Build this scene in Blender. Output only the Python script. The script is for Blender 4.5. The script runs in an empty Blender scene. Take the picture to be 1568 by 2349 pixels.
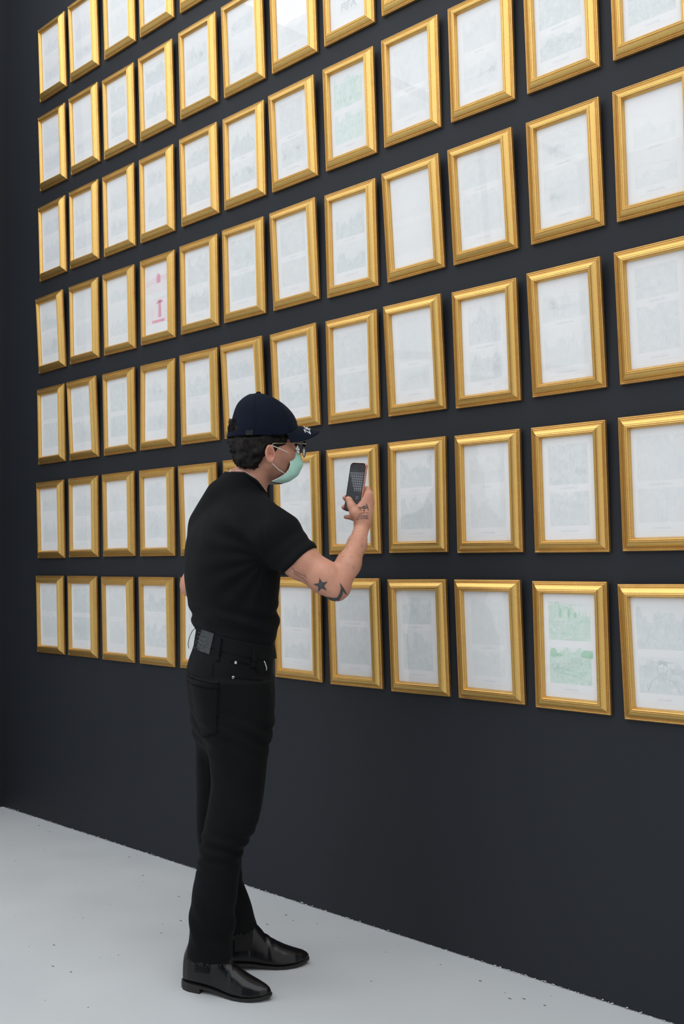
import bpy, bmesh, math, random
import numpy as np
from mathutils import Matrix, Vector

# ------------------------------------------------------------------ camera, world, light, exposure
scene = bpy.context.scene
COL = scene.collection
scene.view_settings.view_transform = 'Standard'
scene.view_settings.look = 'None'
scene.view_settings.gamma = 1.0
scene.view_settings.use_curve_mapping = False
scene.view_settings.exposure = 0.0

cam_data = bpy.data.cameras.new('camera')
cam_data.sensor_fit = 'HORIZONTAL'
cam_data.sensor_width = 36.0
cam_data.lens = 36.0 * 2267.7 / 1568.0
cam_data.clip_start = 0.05
camera = bpy.data.objects.new('camera', cam_data)
COL.objects.link(camera)
YAW, PITCH, ROLL = 42.88876, 2.86666, -0.52469
camera.matrix_world = (Matrix.Translation((4.57801, -2.66993, 1.28798))
                       @ Matrix.Rotation(math.radians(YAW), 4, 'Z')
                       @ Matrix.Rotation(math.radians(90 + PITCH), 4, 'X')
                       @ Matrix.Rotation(math.radians(ROLL), 4, 'Z'))
scene.camera = camera

world = bpy.data.worlds.new('daylight')
scene.world = world
world.use_nodes = True
bgn = world.node_tree.nodes['Background']
bgn.inputs[0].default_value = (0.93, 0.96, 1.0, 1)
bgn.inputs[1].default_value = 1.0
SKYLIGHT = 2.05         # radiance of the translucent roof panels
ROOFLIGHT = 5.0         # clear rooflight by the left wall
SIDELIGHT = 0.8         # glazed right end of the hall
LEFTLIGHT = 1.5         # tall window at the left of the hall

# ------------------------------------------------------------------ materials
def new_mat(name):
    m = bpy.data.materials.new(name); m.use_nodes = True
    nt = m.node_tree; nt.nodes.clear()
    out = nt.nodes.new('ShaderNodeOutputMaterial')
    return m, nt, out
def N(nt, typ, **kw):
    n = nt.nodes.new(typ)
    for k, v in kw.items(): setattr(n, k, v)
    return n
def setv(n, **kw):
    for k, v in kw.items():
        n.inputs[k.replace('_', ' ')].default_value = v
def bsdf(nt, out, base=(.5, .5, .5), rough=.5, metal=0., spec=.5):
    b = N(nt, 'ShaderNodeBsdfPrincipled')
    b.inputs['Base Color'].default_value = (*base, 1)
    b.inputs['Roughness'].default_value = rough
    b.inputs['Metallic'].default_value = metal
    b.inputs['Specular IOR Level'].default_value = spec
    nt.links.new(b.outputs[0], out.inputs[0])
    return b
def coords(nt, scale=(1, 1, 1), kind='Object'):
    t = N(nt, 'ShaderNodeTexCoord'); mp = N(nt, 'ShaderNodeMapping')
    mp.inputs['Scale'].default_value = scale
    nt.links.new(t.outputs[kind], mp.inputs[0])
    return mp.outputs[0]
def noise(nt, vec, scale, detail=3, rough=.5):
    n = N(nt, 'ShaderNodeTexNoise')
    setv(n, Scale=scale, Detail=detail, Roughness=rough)
    nt.links.new(vec, n.inputs['Vector'])
    return n.outputs['Fac']
def ramp(nt, fac, stops):
    r = N(nt, 'ShaderNodeValToRGB'); e = r.color_ramp.elements
    while len(e) > len(stops): e.remove(e[-1])
    while len(e) < len(stops): e.new(.5)
    for el, (p, c) in zip(e, stops):
        el.position = p; el.color = (*c, 1) if len(c) == 3 else c
    nt.links.new(fac, r.inputs[0]); return r.outputs[0]
def bump(nt, height, b, strength=.3, dist=.002):
    n = N(nt, 'ShaderNodeBump'); n.inputs['Strength'].default_value = strength
    n.inputs['Distance'].default_value = dist
    nt.links.new(height, n.inputs['Height']); nt.links.new(n.outputs[0], b.inputs['Normal'])
def math_n(nt, op, a, b=None, clamp=False):
    n = N(nt, 'ShaderNodeMath', operation=op); n.use_clamp = clamp
    for i, v in enumerate((a, b)):
        if v is None: continue
        if isinstance(v, (int, float)): n.inputs[i].default_value = v
        else: nt.links.new(v, n.inputs[i])
    return n.outputs[0]
def mixc(nt, fac, a, b):
    n = N(nt, 'ShaderNodeMix', data_type='RGBA')
    for i, v in ((0, fac), (6, a), (7, b)):
        if isinstance(v, (int, float)): n.inputs[i].default_value = v
        elif isinstance(v, tuple): n.inputs[i].default_value = (*v, 1)
        else: nt.links.new(v, n.inputs[i])
    return n.outputs[2]

def simple(name, base, rough=.5, metal=0., spec=.5, nscale=0, namp=.15, bstr=0, bscale=400):
    m, nt, out = new_mat(name); b = bsdf(nt, out, base, rough, metal, spec)
    v = coords(nt)
    if nscale:
        f = noise(nt, v, nscale, 4)
        lo = tuple(max(0, c*(1-namp)) for c in base); hi = tuple(min(1, c*(1+namp)) for c in base)
        nt.links.new(ramp(nt, f, [(.3, lo), (.7, hi)]), b.inputs['Base Color'])
    if bstr: bump(nt, noise(nt, v, bscale, 2), b, bstr, .001)
    return m

MAT = {}
# dark navy-black wall paint, rolled on: faint roller texture and cloudiness
m, nt, out = new_mat('wall_paint'); b = bsdf(nt, out, (.019, .0215, .028), .6, 0, .25)
v = coords(nt)
nt.links.new(ramp(nt, noise(nt, v, .9, 4), [(.3, (.0165, .0195, .0245)), (.7, (.0200, .0232, .0295))]), b.inputs['Base Color'])
bump(nt, noise(nt, v, 260, 3), b, .12, .001)
MAT['wall'] = m
# pale grey painted floor with scuffs
m, nt, out = new_mat('floor_paint'); b = bsdf(nt, out, (.4, .43, .46), .45, 0, .35)
v = coords(nt)
base = ramp(nt, noise(nt, v, 1.3, 5), [(.3, (.56, .59, .615)), (.7, (.60, .625, .645))])
sc = ramp(nt, noise(nt, v, 38, 6, .7), [(.66, (0, 0, 0)), (.74, (1, 1, 1))])
col = mixc(nt, math_n(nt, 'MULTIPLY', sc, .35), base, (.70, .72, .73))
nt.links.new(col, b.inputs['Base Color'])
nt.links.new(ramp(nt, noise(nt, v, 5, 4), [(.3, (.36,)*3), (.7, (.55,)*3)]), b.inputs['Roughness'])
bump(nt, noise(nt, v, 14, 5), b, .15, .003)
MAT['floor'] = m
MAT['white_wall'] = simple('plaster', (.60, .61, .62), .8, nscale=3, namp=.05)
MAT['steel'] = simple('roof_steel', (.45, .46, .48), .5, nscale=6, namp=.08)
def emit(name, colr, s):
    m, nt, out = new_mat(name); e = N(nt, 'ShaderNodeEmission')
    e.inputs[0].default_value = (*colr, 1); e.inputs[1].default_value = s
    nt.links.new(e.outputs[0], out.inputs[0]); return m
MAT['skylight'] = emit('roof_glazing', (.95, .975, 1.0), SKYLIGHT)
MAT['sidelight'] = emit('end_glazing', (1.0, .98, .95), SIDELIGHT)
MAT['leftlight'] = emit('left_glazing', (.96, .98, 1.0), LEFTLIGHT)
MAT['rooflight'] = emit('clear_rooflight', (.95, .975, 1.0), ROOFLIGHT)

# brushed antique gold leaf: streaks run across the moulding (local Y), worn darker specks, red bole showing on edges
m, nt, out = new_mat('gold_leaf'); b = bsdf(nt, out, (.7, .45, .15), .36, .88)
oi = N(nt, 'ShaderNodeObjectInfo')
t = N(nt, 'ShaderNodeTexCoord'); mp = N(nt, 'ShaderNodeMapping')
mp.inputs['Scale'].default_value = (1, .05, .05)
cmb = N(nt, 'ShaderNodeCombineXYZ'); nt.links.new(math_n(nt, 'MULTIPLY', oi.outputs['Random'], 37.0), cmb.inputs[0])
nt.links.new(cmb.outputs[0], mp.inputs['Location']); nt.links.new(t.outputs['Object'], mp.inputs[0])
st = noise(nt, mp.outputs[0], 1150, 3, .65)
cl = noise(nt, coords(nt), 26, 4)
c1 = ramp(nt, st, [(.26, (.52, .32, .085)), (.42, (.79, .52, .155)), (.72, (.87, .60, .205))])
c2 = mixc(nt, ramp(nt, cl, [(.35, (0, 0, 0)), (.75, (.5, .5, .5))]), c1, (.80, .50, .17))
at = N(nt, 'ShaderNodeAttribute', attribute_name='bole')
c3 = mixc(nt, math_n(nt, 'MULTIPLY', at.outputs['Fac'], math_n(nt, 'ADD', .25, math_n(nt, 'MULTIPLY', cl, .9)), True), c2, (.42, .15, .05))
nt.links.new(c3, b.inputs['Base Color'])
nt.links.new(ramp(nt, st, [(.3, (.42,)*3), (.7, (.31,)*3)]), b.inputs['Roughness'])
bump(nt, st, b, .12, .0006)
MAT['gold'] = m
# picture glass: clear, reflecting by Fresnel
m, nt, out = new_mat('picture_glass')
tr = N(nt, 'ShaderNodeBsdfTransparent'); gl = N(nt, 'ShaderNodeBsdfGlossy'); gl.inputs['Roughness'].default_value = 0.02
fr = N(nt, 'ShaderNodeFresnel'); fr.inputs[0].default_value = 1.5
geo = N(nt, 'ShaderNodeNewGeometry')
mx = N(nt, 'ShaderNodeMixShader'); nt.links.new(math_n(nt, 'MULTIPLY', fr.outputs[0], math_n(nt, 'SUBTRACT', 1.0, geo.outputs['Backfacing'])), mx.inputs[0])
nt.links.new(tr.outputs[0], mx.inputs[1]); nt.links.new(gl.outputs[0], mx.inputs[2]); nt.links.new(mx.outputs[0], out.inputs[0])
MAT['glass'] = m
MAT['board'] = simple('backing_board', (.25, .18, .11), .9, nscale=40)

# faint printed pages: two pictures stacked on white paper; layout, ink and seed are object properties
m, nt, out = new_mat('printed_page'); b = bsdf(nt, out, (.8, .8, .8), .7, 0, .2)
uvn = N(nt, 'ShaderNodeTexCoord'); sep = N(nt, 'ShaderNodeSeparateXYZ'); nt.links.new(uvn.outputs['UV'], sep.inputs[0])
U, V = sep.outputs[0], sep.outputs[1]
def oattr(nm):
    a = N(nt, 'ShaderNodeAttribute', attribute_name=nm); a.attribute_type = 'OBJECT'; return a
seed = oattr('seed').outputs['Fac']; stren = oattr('ink_strength').outputs['Fac']; ink = oattr('ink').outputs['Color']
lay = N(nt, 'ShaderNodeSeparateXYZ'); nt.links.new(oattr('layout').outputs['Vector'], lay.inputs[0])
marg, split, sky = lay.outputs
uvec = N(nt, 'ShaderNodeCombineXYZ'); nt.links.new(math_n(nt, 'MULTIPLY', U, .56), uvec.inputs[0]); nt.links.new(V, uvec.inputs[1]); nt.links.new(seed, uvec.inputs[2])
def uvnoise(sx, sy, scale, det, rg=.55):
    mpp = N(nt, 'ShaderNodeMapping'); mpp.inputs['Scale'].default_value = (sx, sy, 1); nt.links.new(uvec.outputs[0], mpp.inputs[0])
    return noise(nt, mpp.outputs[0], scale, det, rg)
def band(x, lo, hi):
    return math_n(nt, 'MULTIPLY', math_n(nt, 'GREATER_THAN', x, lo), math_n(nt, 'LESS_THAN', x, hi))
au = math_n(nt, 'ABSOLUTE', math_n(nt, 'SUBTRACT', U, .5))
inu = math_n(nt, 'LESS_THAN', au, math_n(nt, 'SUBTRACT', .5, marg))
top = band(V, math_n(nt, 'ADD', split, .035), .925)
bot = band(V, .135, math_n(nt, 'SUBTRACT', split, .035))
inside = math_n(nt, 'MULTIPLY', inu, math_n(nt, 'ADD', top, bot, True))
# skyline of each picture
tl = math_n(nt, 'DIVIDE', math_n(nt, 'SUBTRACT', V, math_n(nt, 'ADD', split, .035)), math_n(nt, 'SUBTRACT', .89, split))
bl = math_n(nt, 'DIVIDE', math_n(nt, 'SUBTRACT', V, .135), math_n(nt, 'SUBTRACT', split, .17))
vl = math_n(nt, 'ADD', math_n(nt, 'MULTIPLY', tl, top), math_n(nt, 'MULTIPLY', bl, bot))
line = math_n(nt, 'ADD', sky, math_n(nt, 'MULTIPLY', math_n(nt, 'SUBTRACT', uvnoise(1, .25, 9, 4), .5), 1.5))
below = math_n(nt, 'LESS_THAN', vl, line)
blot = ramp(nt, uvnoise(1.2, 1, 13, 8, .72), [(.36, (0, 0, 0)), (.64, (1, 1, 1))])
hat = ramp(nt, uvnoise(3.2, 1, 22, 4), [(.45, (0, 0, 0)), (.7, (1, 1, 1))])
cont = math_n(nt, 'ABSOLUTE', math_n(nt, 'SINE', math_n(nt, 'MULTIPLY', uvnoise(1, 1.3, 7, 5, .6), 46.0)))
lines = math_n(nt, 'LESS_THAN', cont, .22)
den = math_n(nt, 'ADD', math_n(nt, 'MULTIPLY', blot, .55), math_n(nt, 'ADD', math_n(nt, 'MULTIPLY', hat, .35), math_n(nt, 'MULTIPLY', lines, .4)))
den = math_n(nt, 'ADD', .28, den)
den = math_n(nt, 'MULTIPLY', den, math_n(nt, 'ADD', .3, math_n(nt, 'MULTIPLY', below, .7)))
fac = math_n(nt, 'MULTIPLY', math_n(nt, 'MULTIPLY', den, inside), stren, True)
paper = ramp(nt, uvnoise(1, 1, 2, 2), [(.3, (.875, .88, .89)), (.7, (.90, .905, .91))])
nt.links.new(mixc(nt, fac, paper, ink), b.inputs['Base Color'])
MAT['page'] = m
def ink_mat(name, c):
    return simple(name, c, .7, spec=.2, nscale=60, namp=.06)
MAT['ink_grey'] = ink_mat('faint_grey_ink', (.74, .78, .795))
MAT['ink_dark'] = ink_mat('caption_ink', (.60, .645, .675))
MAT['ink_logo'] = ink_mat('pale_logo_ink', (.68, .725, .745))
MAT['ink_green'] = ink_mat('green_ink', (.46, .70, .55))
MAT['ink_red'] = ink_mat('crimson_ink', (.82, .42, .50))

# ------------------------------------------------------------------ mesh helpers
def link(name, me, mat=None, parent=None, loc=None, rot=None):
    o = bpy.data.objects.new(name, me); COL.objects.link(o)
    if mat is not None and me is not None and not me.materials: me.materials.append(mat)
    if parent is not None: o.parent = parent
    if loc is not None: o.location = loc
    if rot is not None: o.rotation_euler = rot
    return o
def tag(o, label=None, category=None, group=None, kind=None):
    if label: o['label'] = label
    if category: o['category'] = category
    if group: o['group'] = group
    if kind: o['kind'] = kind
    return o
def mesh(name, verts, faces, smooth=False):
    me = bpy.data.meshes.new(name); me.from_pydata([tuple(v) for v in verts], [], [tuple(f) for f in faces]); me.update()
    if smooth: me.polygons.foreach_set('use_smooth', [True]*len(me.polygons))
    return me
def box_vf(lo, hi, off=0):
    x0, y0, z0 = lo; x1, y1, z1 = hi
    v = [(x0,y0,z0),(x1,y0,z0),(x1,y1,z0),(x0,y1,z0),(x0,y0,z1),(x1,y0,z1),(x1,y1,z1),(x0,y1,z1)]
    f = [(0,3,2,1),(4,5,6,7),(0,1,5,4),(1,2,6,5),(2,3,7,6),(3,0,4,7)]
    return v, [tuple(i+off for i in q) for q in f]
def box(name, lo, hi):
    return mesh(name, *box_vf(lo, hi))
def tube_vf(pts, r, n=8, closed=False, V=None, F=None):
    """sweep a round section along points; r scalar or list; appends to V,F"""
    V = [] if V is None else V; F = [] if F is None else F
    P = [Vector(p) for p in pts]; k = len(P); base = len(V)
    rr = r if hasattr(r, '__len__') else [r]*k
    up = None
    for i in range(k):
        a = P[i-1] if (i > 0 or closed) else P[i]; c = P[(i+1) % k] if (i < k-1 or closed) else P[i]
        d = (c-a).normalized()
        if up is None:
            up = Vector((0, 0, 1)) if abs(d.z) < .9 else Vector((1, 0, 0))
        s = d.cross(up).normalized(); up = s.cross(d).normalized()
        for j in range(n):
            an = 2*math.pi*j/n
            V.append(tuple(P[i] + (s*math.cos(an) + up*math.sin(an))*rr[i]))
    for i in range(k if closed else k-1):
        for j in range(n):
            a = base+i*n+j; b2 = base+i*n+(j+1) % n; c = base+((i+1) % k)*n+(j+1) % n; d2 = base+((i+1) % k)*n+j
            F.append((a, b2, c, d2))
    if not closed:
        F.append(tuple(base+j for j in range(n))[::-1]); F.append(tuple(base+(k-1)*n+j for j in range(n)))
    return V, F

# ------------------------------------------------------------------ the setting
ROOM_X0, ROOM_X1, ROOM_Y, TOP = -.39, 8.2, -6.6, 4.98
floor = tag(link('floor', box('floor', (ROOM_X0-.2, ROOM_Y-.2, -.12), (ROOM_X1+.2, .15, 0)), MAT['floor']), kind='structure')
tag(link('wall_back', box('wall_back', (ROOM_X0-.2, 0, .006), (ROOM_X1+.2, .15, TOP)), MAT['wall']), kind='structure')
tag(link('wall_left', box('wall_left', (ROOM_X0-.15, -.55, 0), (ROOM_X0, 0, TOP)), MAT['wall']), kind='structure')
tag(link('wall_left_far', box('wall_left_far', (ROOM_X0-.15, -3.2, 0), (ROOM_X0, -.55, TOP)), MAT['white_wall']), kind='structure')
tag(link('wall_front', box('wall_front', (ROOM_X0-.2, ROOM_Y-.15, 0), (3.1, ROOM_Y, TOP)), MAT['white_wall']), kind='structure')
tag(link('wall_rear', box('wall_rear', (3.1, ROOM_Y-.15, 0), (ROOM_X1+.2, ROOM_Y, TOP)), MAT['wall']), kind='structure')
# luminous roof of translucent panels, with one clear rooflight hard against the left wall
ceil = tag(link('ceiling', box('ceiling', (ROOM_X0-.2, ROOM_Y-.2, TOP+.05), (ROOM_X1+.2, .15, TOP+.15)), MAT['steel']), kind='structure')
def glazing(name, lo, hi, mat, parent):
    return link(name, box(name, lo, hi), MAT[mat], parent)
xs = np.linspace(.25, ROOM_X1, 6); ys = np.linspace(ROOM_Y, 0, 5)
for i in range(5):
    for j in range(4):
        glazing('roof_panel', (xs[i]+.004, ys[j]+.004, TOP), (xs[i+1]-.004, ys[j+1]-.004, TOP+.05), 'skylight', ceil)
glazing('roof_panel', (ROOM_X0-.15, -1.0, TOP), (.242, 0, TOP+.05), 'skylight', ceil)
glazing('roof_panel', (ROOM_X0-.15, ROOM_Y, TOP), (.242, -2.27, TOP+.05), 'skylight', ceil)
glazing('roof_panel', (.108, -2.262, TOP), (.242, -1.008, TOP+.05), 'skylight', ceil)
win2 = tag(link('window_2', box('window_2', (ROOM_X0-.15, -2.27, TOP+.02), (.10, -1.0, TOP+.05)), MAT['steel']), kind='structure')
glazing('pane', (ROOM_X0-.15, -2.25, TOP), (.090, -1.02, TOP+.02), 'rooflight', win2)
def glazed_wall(name, x, y0, y1, nb, mat):
    v0, f0 = [], []
    yy = np.linspace(y0, y1, nb+1)
    for y in yy:
        v_, f_ = box_vf((x-.05, y-.02, 0), (x+.05, y+.02, TOP), len(v0)); v0 += v_; f0 += f_
    for z in (.03, 2.5, TOP-.03):
        v_, f_ = box_vf((x-.045, y0, z-.03), (x+.045, y1, z+.03), len(v0)); v0 += v_; f0 += f_
    w = tag(link(name, mesh(name, v0, f0), MAT['steel']), kind='structure')
    for k in range(nb):
        for z0_, z1_ in ((.06, 2.47), (2.53, TOP-.06)):
            glazing('pane', (x-.006, yy[k]+.02, z0_), (x+.006, yy[k+1]-.02, z1_), mat, w)
glazed_wall('window_1', ROOM_X1, ROOM_Y, 0, 4, 'sidelight')
glazed_wall('window_3', ROOM_X0-.06, ROOM_Y, -3.2, 2, 'leftlight')

# ragged edge of wall paint and pale crumbs where the wall meets the floor
rng = random.Random(4)
cv, cf = [], []
x = ROOM_X0+.02
while x < 4.6:
    dens = .35 + .65*max(0, math.sin(x*5.1)+math.sin(x*13.7+1))/2
    if rng.random() < dens:
        n = rng.randint(4, 6); w = rng.uniform(.0008, .0045); hgt = rng.uniform(.0005, .0016); yy = -rng.uniform(.0005, .003); zz = rng.choice((.0, .0, .002, .004, .006))*rng.random()
        b0 = len(cv)
        for k in range(n):
            a = 2*math.pi*k/n
            cv.append((x+w*math.cos(a)*rng.uniform(.6, 1.2), yy-.0015, zz+hgt*(1+math.sin(a)*rng.uniform(.6, 1.1))))
        for k in range(n):
            cv.append((cv[b0+k][0], yy+.0015, cv[b0+k][2]))
        cf.append(tuple(range(b0, b0+n))); cf.append(tuple(range(b0+2*n-1, b0+n-1, -1)))
        for k in range(n): cf.append((b0+k, b0+n+k, b0+n+(k+1) % n, b0+(k+1) % n))
    x += rng.uniform(.0015, .0065)
MAT['chip'] = simple('chipped_paint', (.66, .67, .69), .7, nscale=90, namp=.2)
tag(link('paint_chips', mesh('paint_chips', cv, cf), MAT['chip']), 'pale flaked paint chips along the foot of the dark wall', 'paint chips', kind='stuff')
cv, cf = [], []
for k in range(260):
    X = rng.uniform(-.3, 4.2); Y = -rng.uniform(.03, 2.2)
    if math.hypot(X-2.17, Y+.60) < .42: continue
    s = rng.choice((.0015, .002, .0025, .004)); a = rng.uniform(0, 6.28)
    b0 = len(cv)
    for q in range(5):
        an = a+q*1.2566
        cv.append((X+s*1.8*math.cos(an)*rng.uniform(.6, 1.2), Y+s*math.sin(an)*rng.uniform(.6, 1.2), 0.0))
    cv.append((X, Y, s*.7))
    for q in range(5): cf.append((b0+q, b0+(q+1) % 5, b0+5))
MAT['crumb'] = simple('floor_grit', (.16, .17, .17), .9, nscale=90)
tag(link('floor_grit', mesh('floor_grit', cv, cf), MAT['crumb']), 'tiny dark specks of grit scattered on the grey floor', 'grit', kind='stuff')

# ------------------------------------------------------------------ picture frames
FW, FH, MW = .2539, .39, .0390
PROFILE = [(0, 0), (0, .0078), (.0008, .0090), (.0018, .0093), (.0022, .0099), (.0034, .0107), (.0046, .0099), (.0050, .0084), (.0055, .0084),
           (.0058, .0098), (.0066, .0105), (.0080, .0108), (.0086, .0100), (.0091, .0101),
           (.0096, .0116), (.0125, .0148), (.0165, .0185), (.0205, .0214), (.0240, .0233),
           (.0246, .0226), (.0252, .0228), (.0258, .0244), (.0276, .0254), (.0294, .0252), (.0300, .0238), (.0306, .0238),
           (.0312, .0250), (.0328, .0254), (.0342, .0240), (.0350, .0222), (.0354, .0221), (.0374, .0176), (.0390, .0150), (.0390, .0075)]
BOLE = [0, .9, .9, .5, .3, .05, .3, 1, 1, .6, .1, .1, .9, .9, .25, 0, 0, 0, .1, .9, .8, .2, 0, .1, .9, .8, .1, 0, .1, .8, .6, .1, .4, .5]
def rail_mesh(name, length):
    v = []; n = len(PROFILE)
    for s in (-1, 1):
        for t_, h in PROFILE: v.append((s*(length/2-t_), t_, h))
    f = [(i, i+1, n+i+1, n+i) for i in range(n-1)]
    f.append((n-1, 0, n, 2*n-1)); f.append(tuple(range(n-1, -1, -1))); f.append(tuple(range(n, 2*n)))
    me = mesh(name, v, f)
    at_ = me.attributes.new('bole', 'FLOAT', 'POINT'); at_.data.foreach_set('value', BOLE+BOLE)
    sm = [True]*(n-1) + [False]*3
    me.polygons.foreach_set('use_smooth', sm)
    me.set_sharp_from_angle(angle=math.radians(38))
    me.materials.append(MAT['gold']); return me
ME_RAIL = rail_mesh('rail', FW); ME_STILE = rail_mesh('stile', FH)
OW, OH = FW-2*MW, FH-2*MW
pv, pf = box_vf((-OW/2-.004, -.0105, MW-.004), (OW/2+.004, -.0095, FH-MW+.004))
ME_PRINT = mesh('print', pv, pf); uvl = ME_PRINT.uv_layers.new(name='UVMap')
for lp in ME_PRINT.loops:
    c = ME_PRINT.vertices[lp.vertex_index].co
    uvl.data[lp.index].uv = ((c.x+OW/2)/OW, (c.z-MW)/OH)
ME_PRINT.materials.append(MAT['page'])
gv, gf = box_vf((-OW/2-.004, -.0140, MW-.004), (OW/2+.004, -.0122, FH-MW+.004))
ME_GLASS = mesh('glass_pane', gv, gf); ME_GLASS.materials.append(MAT['glass'])
bv, bf = box_vf((-OW/2-.006, -.0088, MW-.006), (OW/2+.006, -.0040, FH-MW+.006))
ME_BOARD = mesh('backing_board', bv, bf); ME_BOARD.materials.append(MAT['board'])

# flat printed strokes on a page; page coordinates u,v in 0..1
class Ink:
    def __init__(s): s.v = []; s.f = []; s.rg = random.Random(9)
    def P(s, u, v): return ((u-.5)*OW, -.01075, MW+v*OH)
    def stroke(s, pts, w=.006, closed=False):
        pts = list(pts)
        if closed: pts = pts+[pts[0]]
        fine = [pts[0]]
        for a, b2 in zip(pts[:-1], pts[1:]):
            nn = max(1, int(math.hypot(a[0]-b2[0], (a[1]-b2[1])*1.8)/.05))
            for q in range(1, nn+1): fine.append((a[0]+(b2[0]-a[0])*q/nn+s.rg.uniform(-1, 1)*.004, a[1]+(b2[1]-a[1])*q/nn+s.rg.uniform(-1, 1)*.0025))
        pts = fine; k = len(pts)
        base = len(s.v)
        for i in range(k):
            a = pts[max(i-1, 0)]; c = pts[min(i+1, k-1)]
            dx, dy = (c[0]-a[0])*OW, (c[1]-a[1])*OH; l = math.hypot(dx, dy) or 1
            wv = w*s.rg.uniform(.25, .7); ox, oy = -dy/l*wv*.5, dx/l*wv*.5
            s.v.append(s.P(pts[i][0]+ox, pts[i][1]+oy*OW/OH)); s.v.append(s.P(pts[i][0]-ox, pts[i][1]-oy*OW/OH))
        for i in range(k-1):
            a = base+2*i; s.f.append((a, a+2, a+3, a+1))
    def poly(s, pts):
        b = len(s.v); s.v += [s.P(*p) for p in pts]; s.f.append(tuple(range(b, b+len(pts))))
    def rect(s, u0, v0, u1, v1): s.poly([(u0, v0), (u1, v0), (u1, v1), (u0, v1)])
    def oval(s, cu, cv_, ru, rv, w=.008, n=22):
        s.stroke([(cu+ru*math.cos(2*math.pi*i/n), cv_+rv*math.sin(2*math.pi*i/n)) for i in range(n)], w, True)
    def caption(s, cu, v, wid, rg, hgt=.014):
        u = cu-wid/2; k = 0
        while u < cu+wid/2:
            w_ = rg.uniform(.012, .02)
            tall = hgt*(1.5 if rg.random() < .3 else 1)
            s.stroke([(u, v), (u+w_*.1, v+tall)], .006)
            if rg.random() < .8: s.stroke([(u, v+hgt*rg.choice((0, .5, 1))), (u+w_*.75, v+hgt*rg.choice((0, .5, 1)))], .005)
            u += w_*1.15
    def person(s, cu, v0, hgt, w=.006, rg=random):
        h_ = hgt
        s.oval(cu, v0+h_*.92, .05*h_*2.2, .06*h_, w, 12)
        s.stroke([(cu-.02*h_*3, v0+h_*.83), (cu-.11*h_*2, v0+h_*.78), (cu-.14*h_*2, v0+h_*.45), (cu-.09*h_*2, v0+h_*.42), (cu-.08*h_*2, v0), (cu-.02*h_, v0), (cu, v0+h_*.42),
                  (cu+.02*h_, v0), (cu+.08*h_*2, v0), (cu+.09*h_*2, v0+h_*.42), (cu+.14*h_*2, v0+h_*.45), (cu+.11*h_*2, v0+h_*.78), (cu+.02*h_*3, v0+h_*.83)], w)
    def building(s, u0, u1, v0, v1, rg):
        s.stroke([(u0, v0), (u0, v1), (u1, v1), (u1, v0)], .006)
        if rg.random() < .6: s.stroke([(u0, v1), ((u0+u1)/2, v1+.05), (u1, v1)], .006)
        n = rg.randint(3, 6)
        for i in range(1, n): s.stroke([(u0+(u1-u0)*i/n, v0), (u0+(u1-u0)*i/n, v1-.02)], .004)
        s.stroke([(u0, v1-.025), (u1, v1-.025)], .004)
    def ridge(s, u0, u1, v0, amp, rg, w=.006, n=26):
        ph = [rg.uniform(0, 6.28) for _ in range(4)]
        s.stroke([(u0+(u1-u0)*i/n, v0+amp*sum(math.sin(ph[k]+(2**k)*3.1*i/n)/(k+1) for k in range(4))) for i in range(n+1)], w)
    def tree(s, cu, v0, hgt, rg, w=.005):
        s.stroke([(cu, v0), (cu+rg.uniform(-.01, .01), v0+hgt*.5)], w*1.3)
        for k in range(5):
            a = rg.uniform(0, 6.28); r = hgt*.32
            s.oval(cu+math.cos(a)*r*.7, v0+hgt*.7+math.sin(a)*r*.4, r*.8, r*.4, w*.7, 9)
    def build(s, mat, parent, name='drawing', split=None):
        if not s.f: return
        zs = MW+(split if split else -9)*OH
        for up in (0, 1):
            fs = [f for f in s.f if (sum(s.v[i][2] for i in f)/len(f) > zs) == bool(up)]
            if not fs: continue
            used = sorted({i for f in fs for i in f}); rm = {k: i for i, k in enumerate(used)}
            o = link(name, mesh(name, [s.v[k] for k in used], [tuple(rm[i] for i in f) for f in fs]), MAT[mat], parent); o['kind'] = 'stuff'

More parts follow.
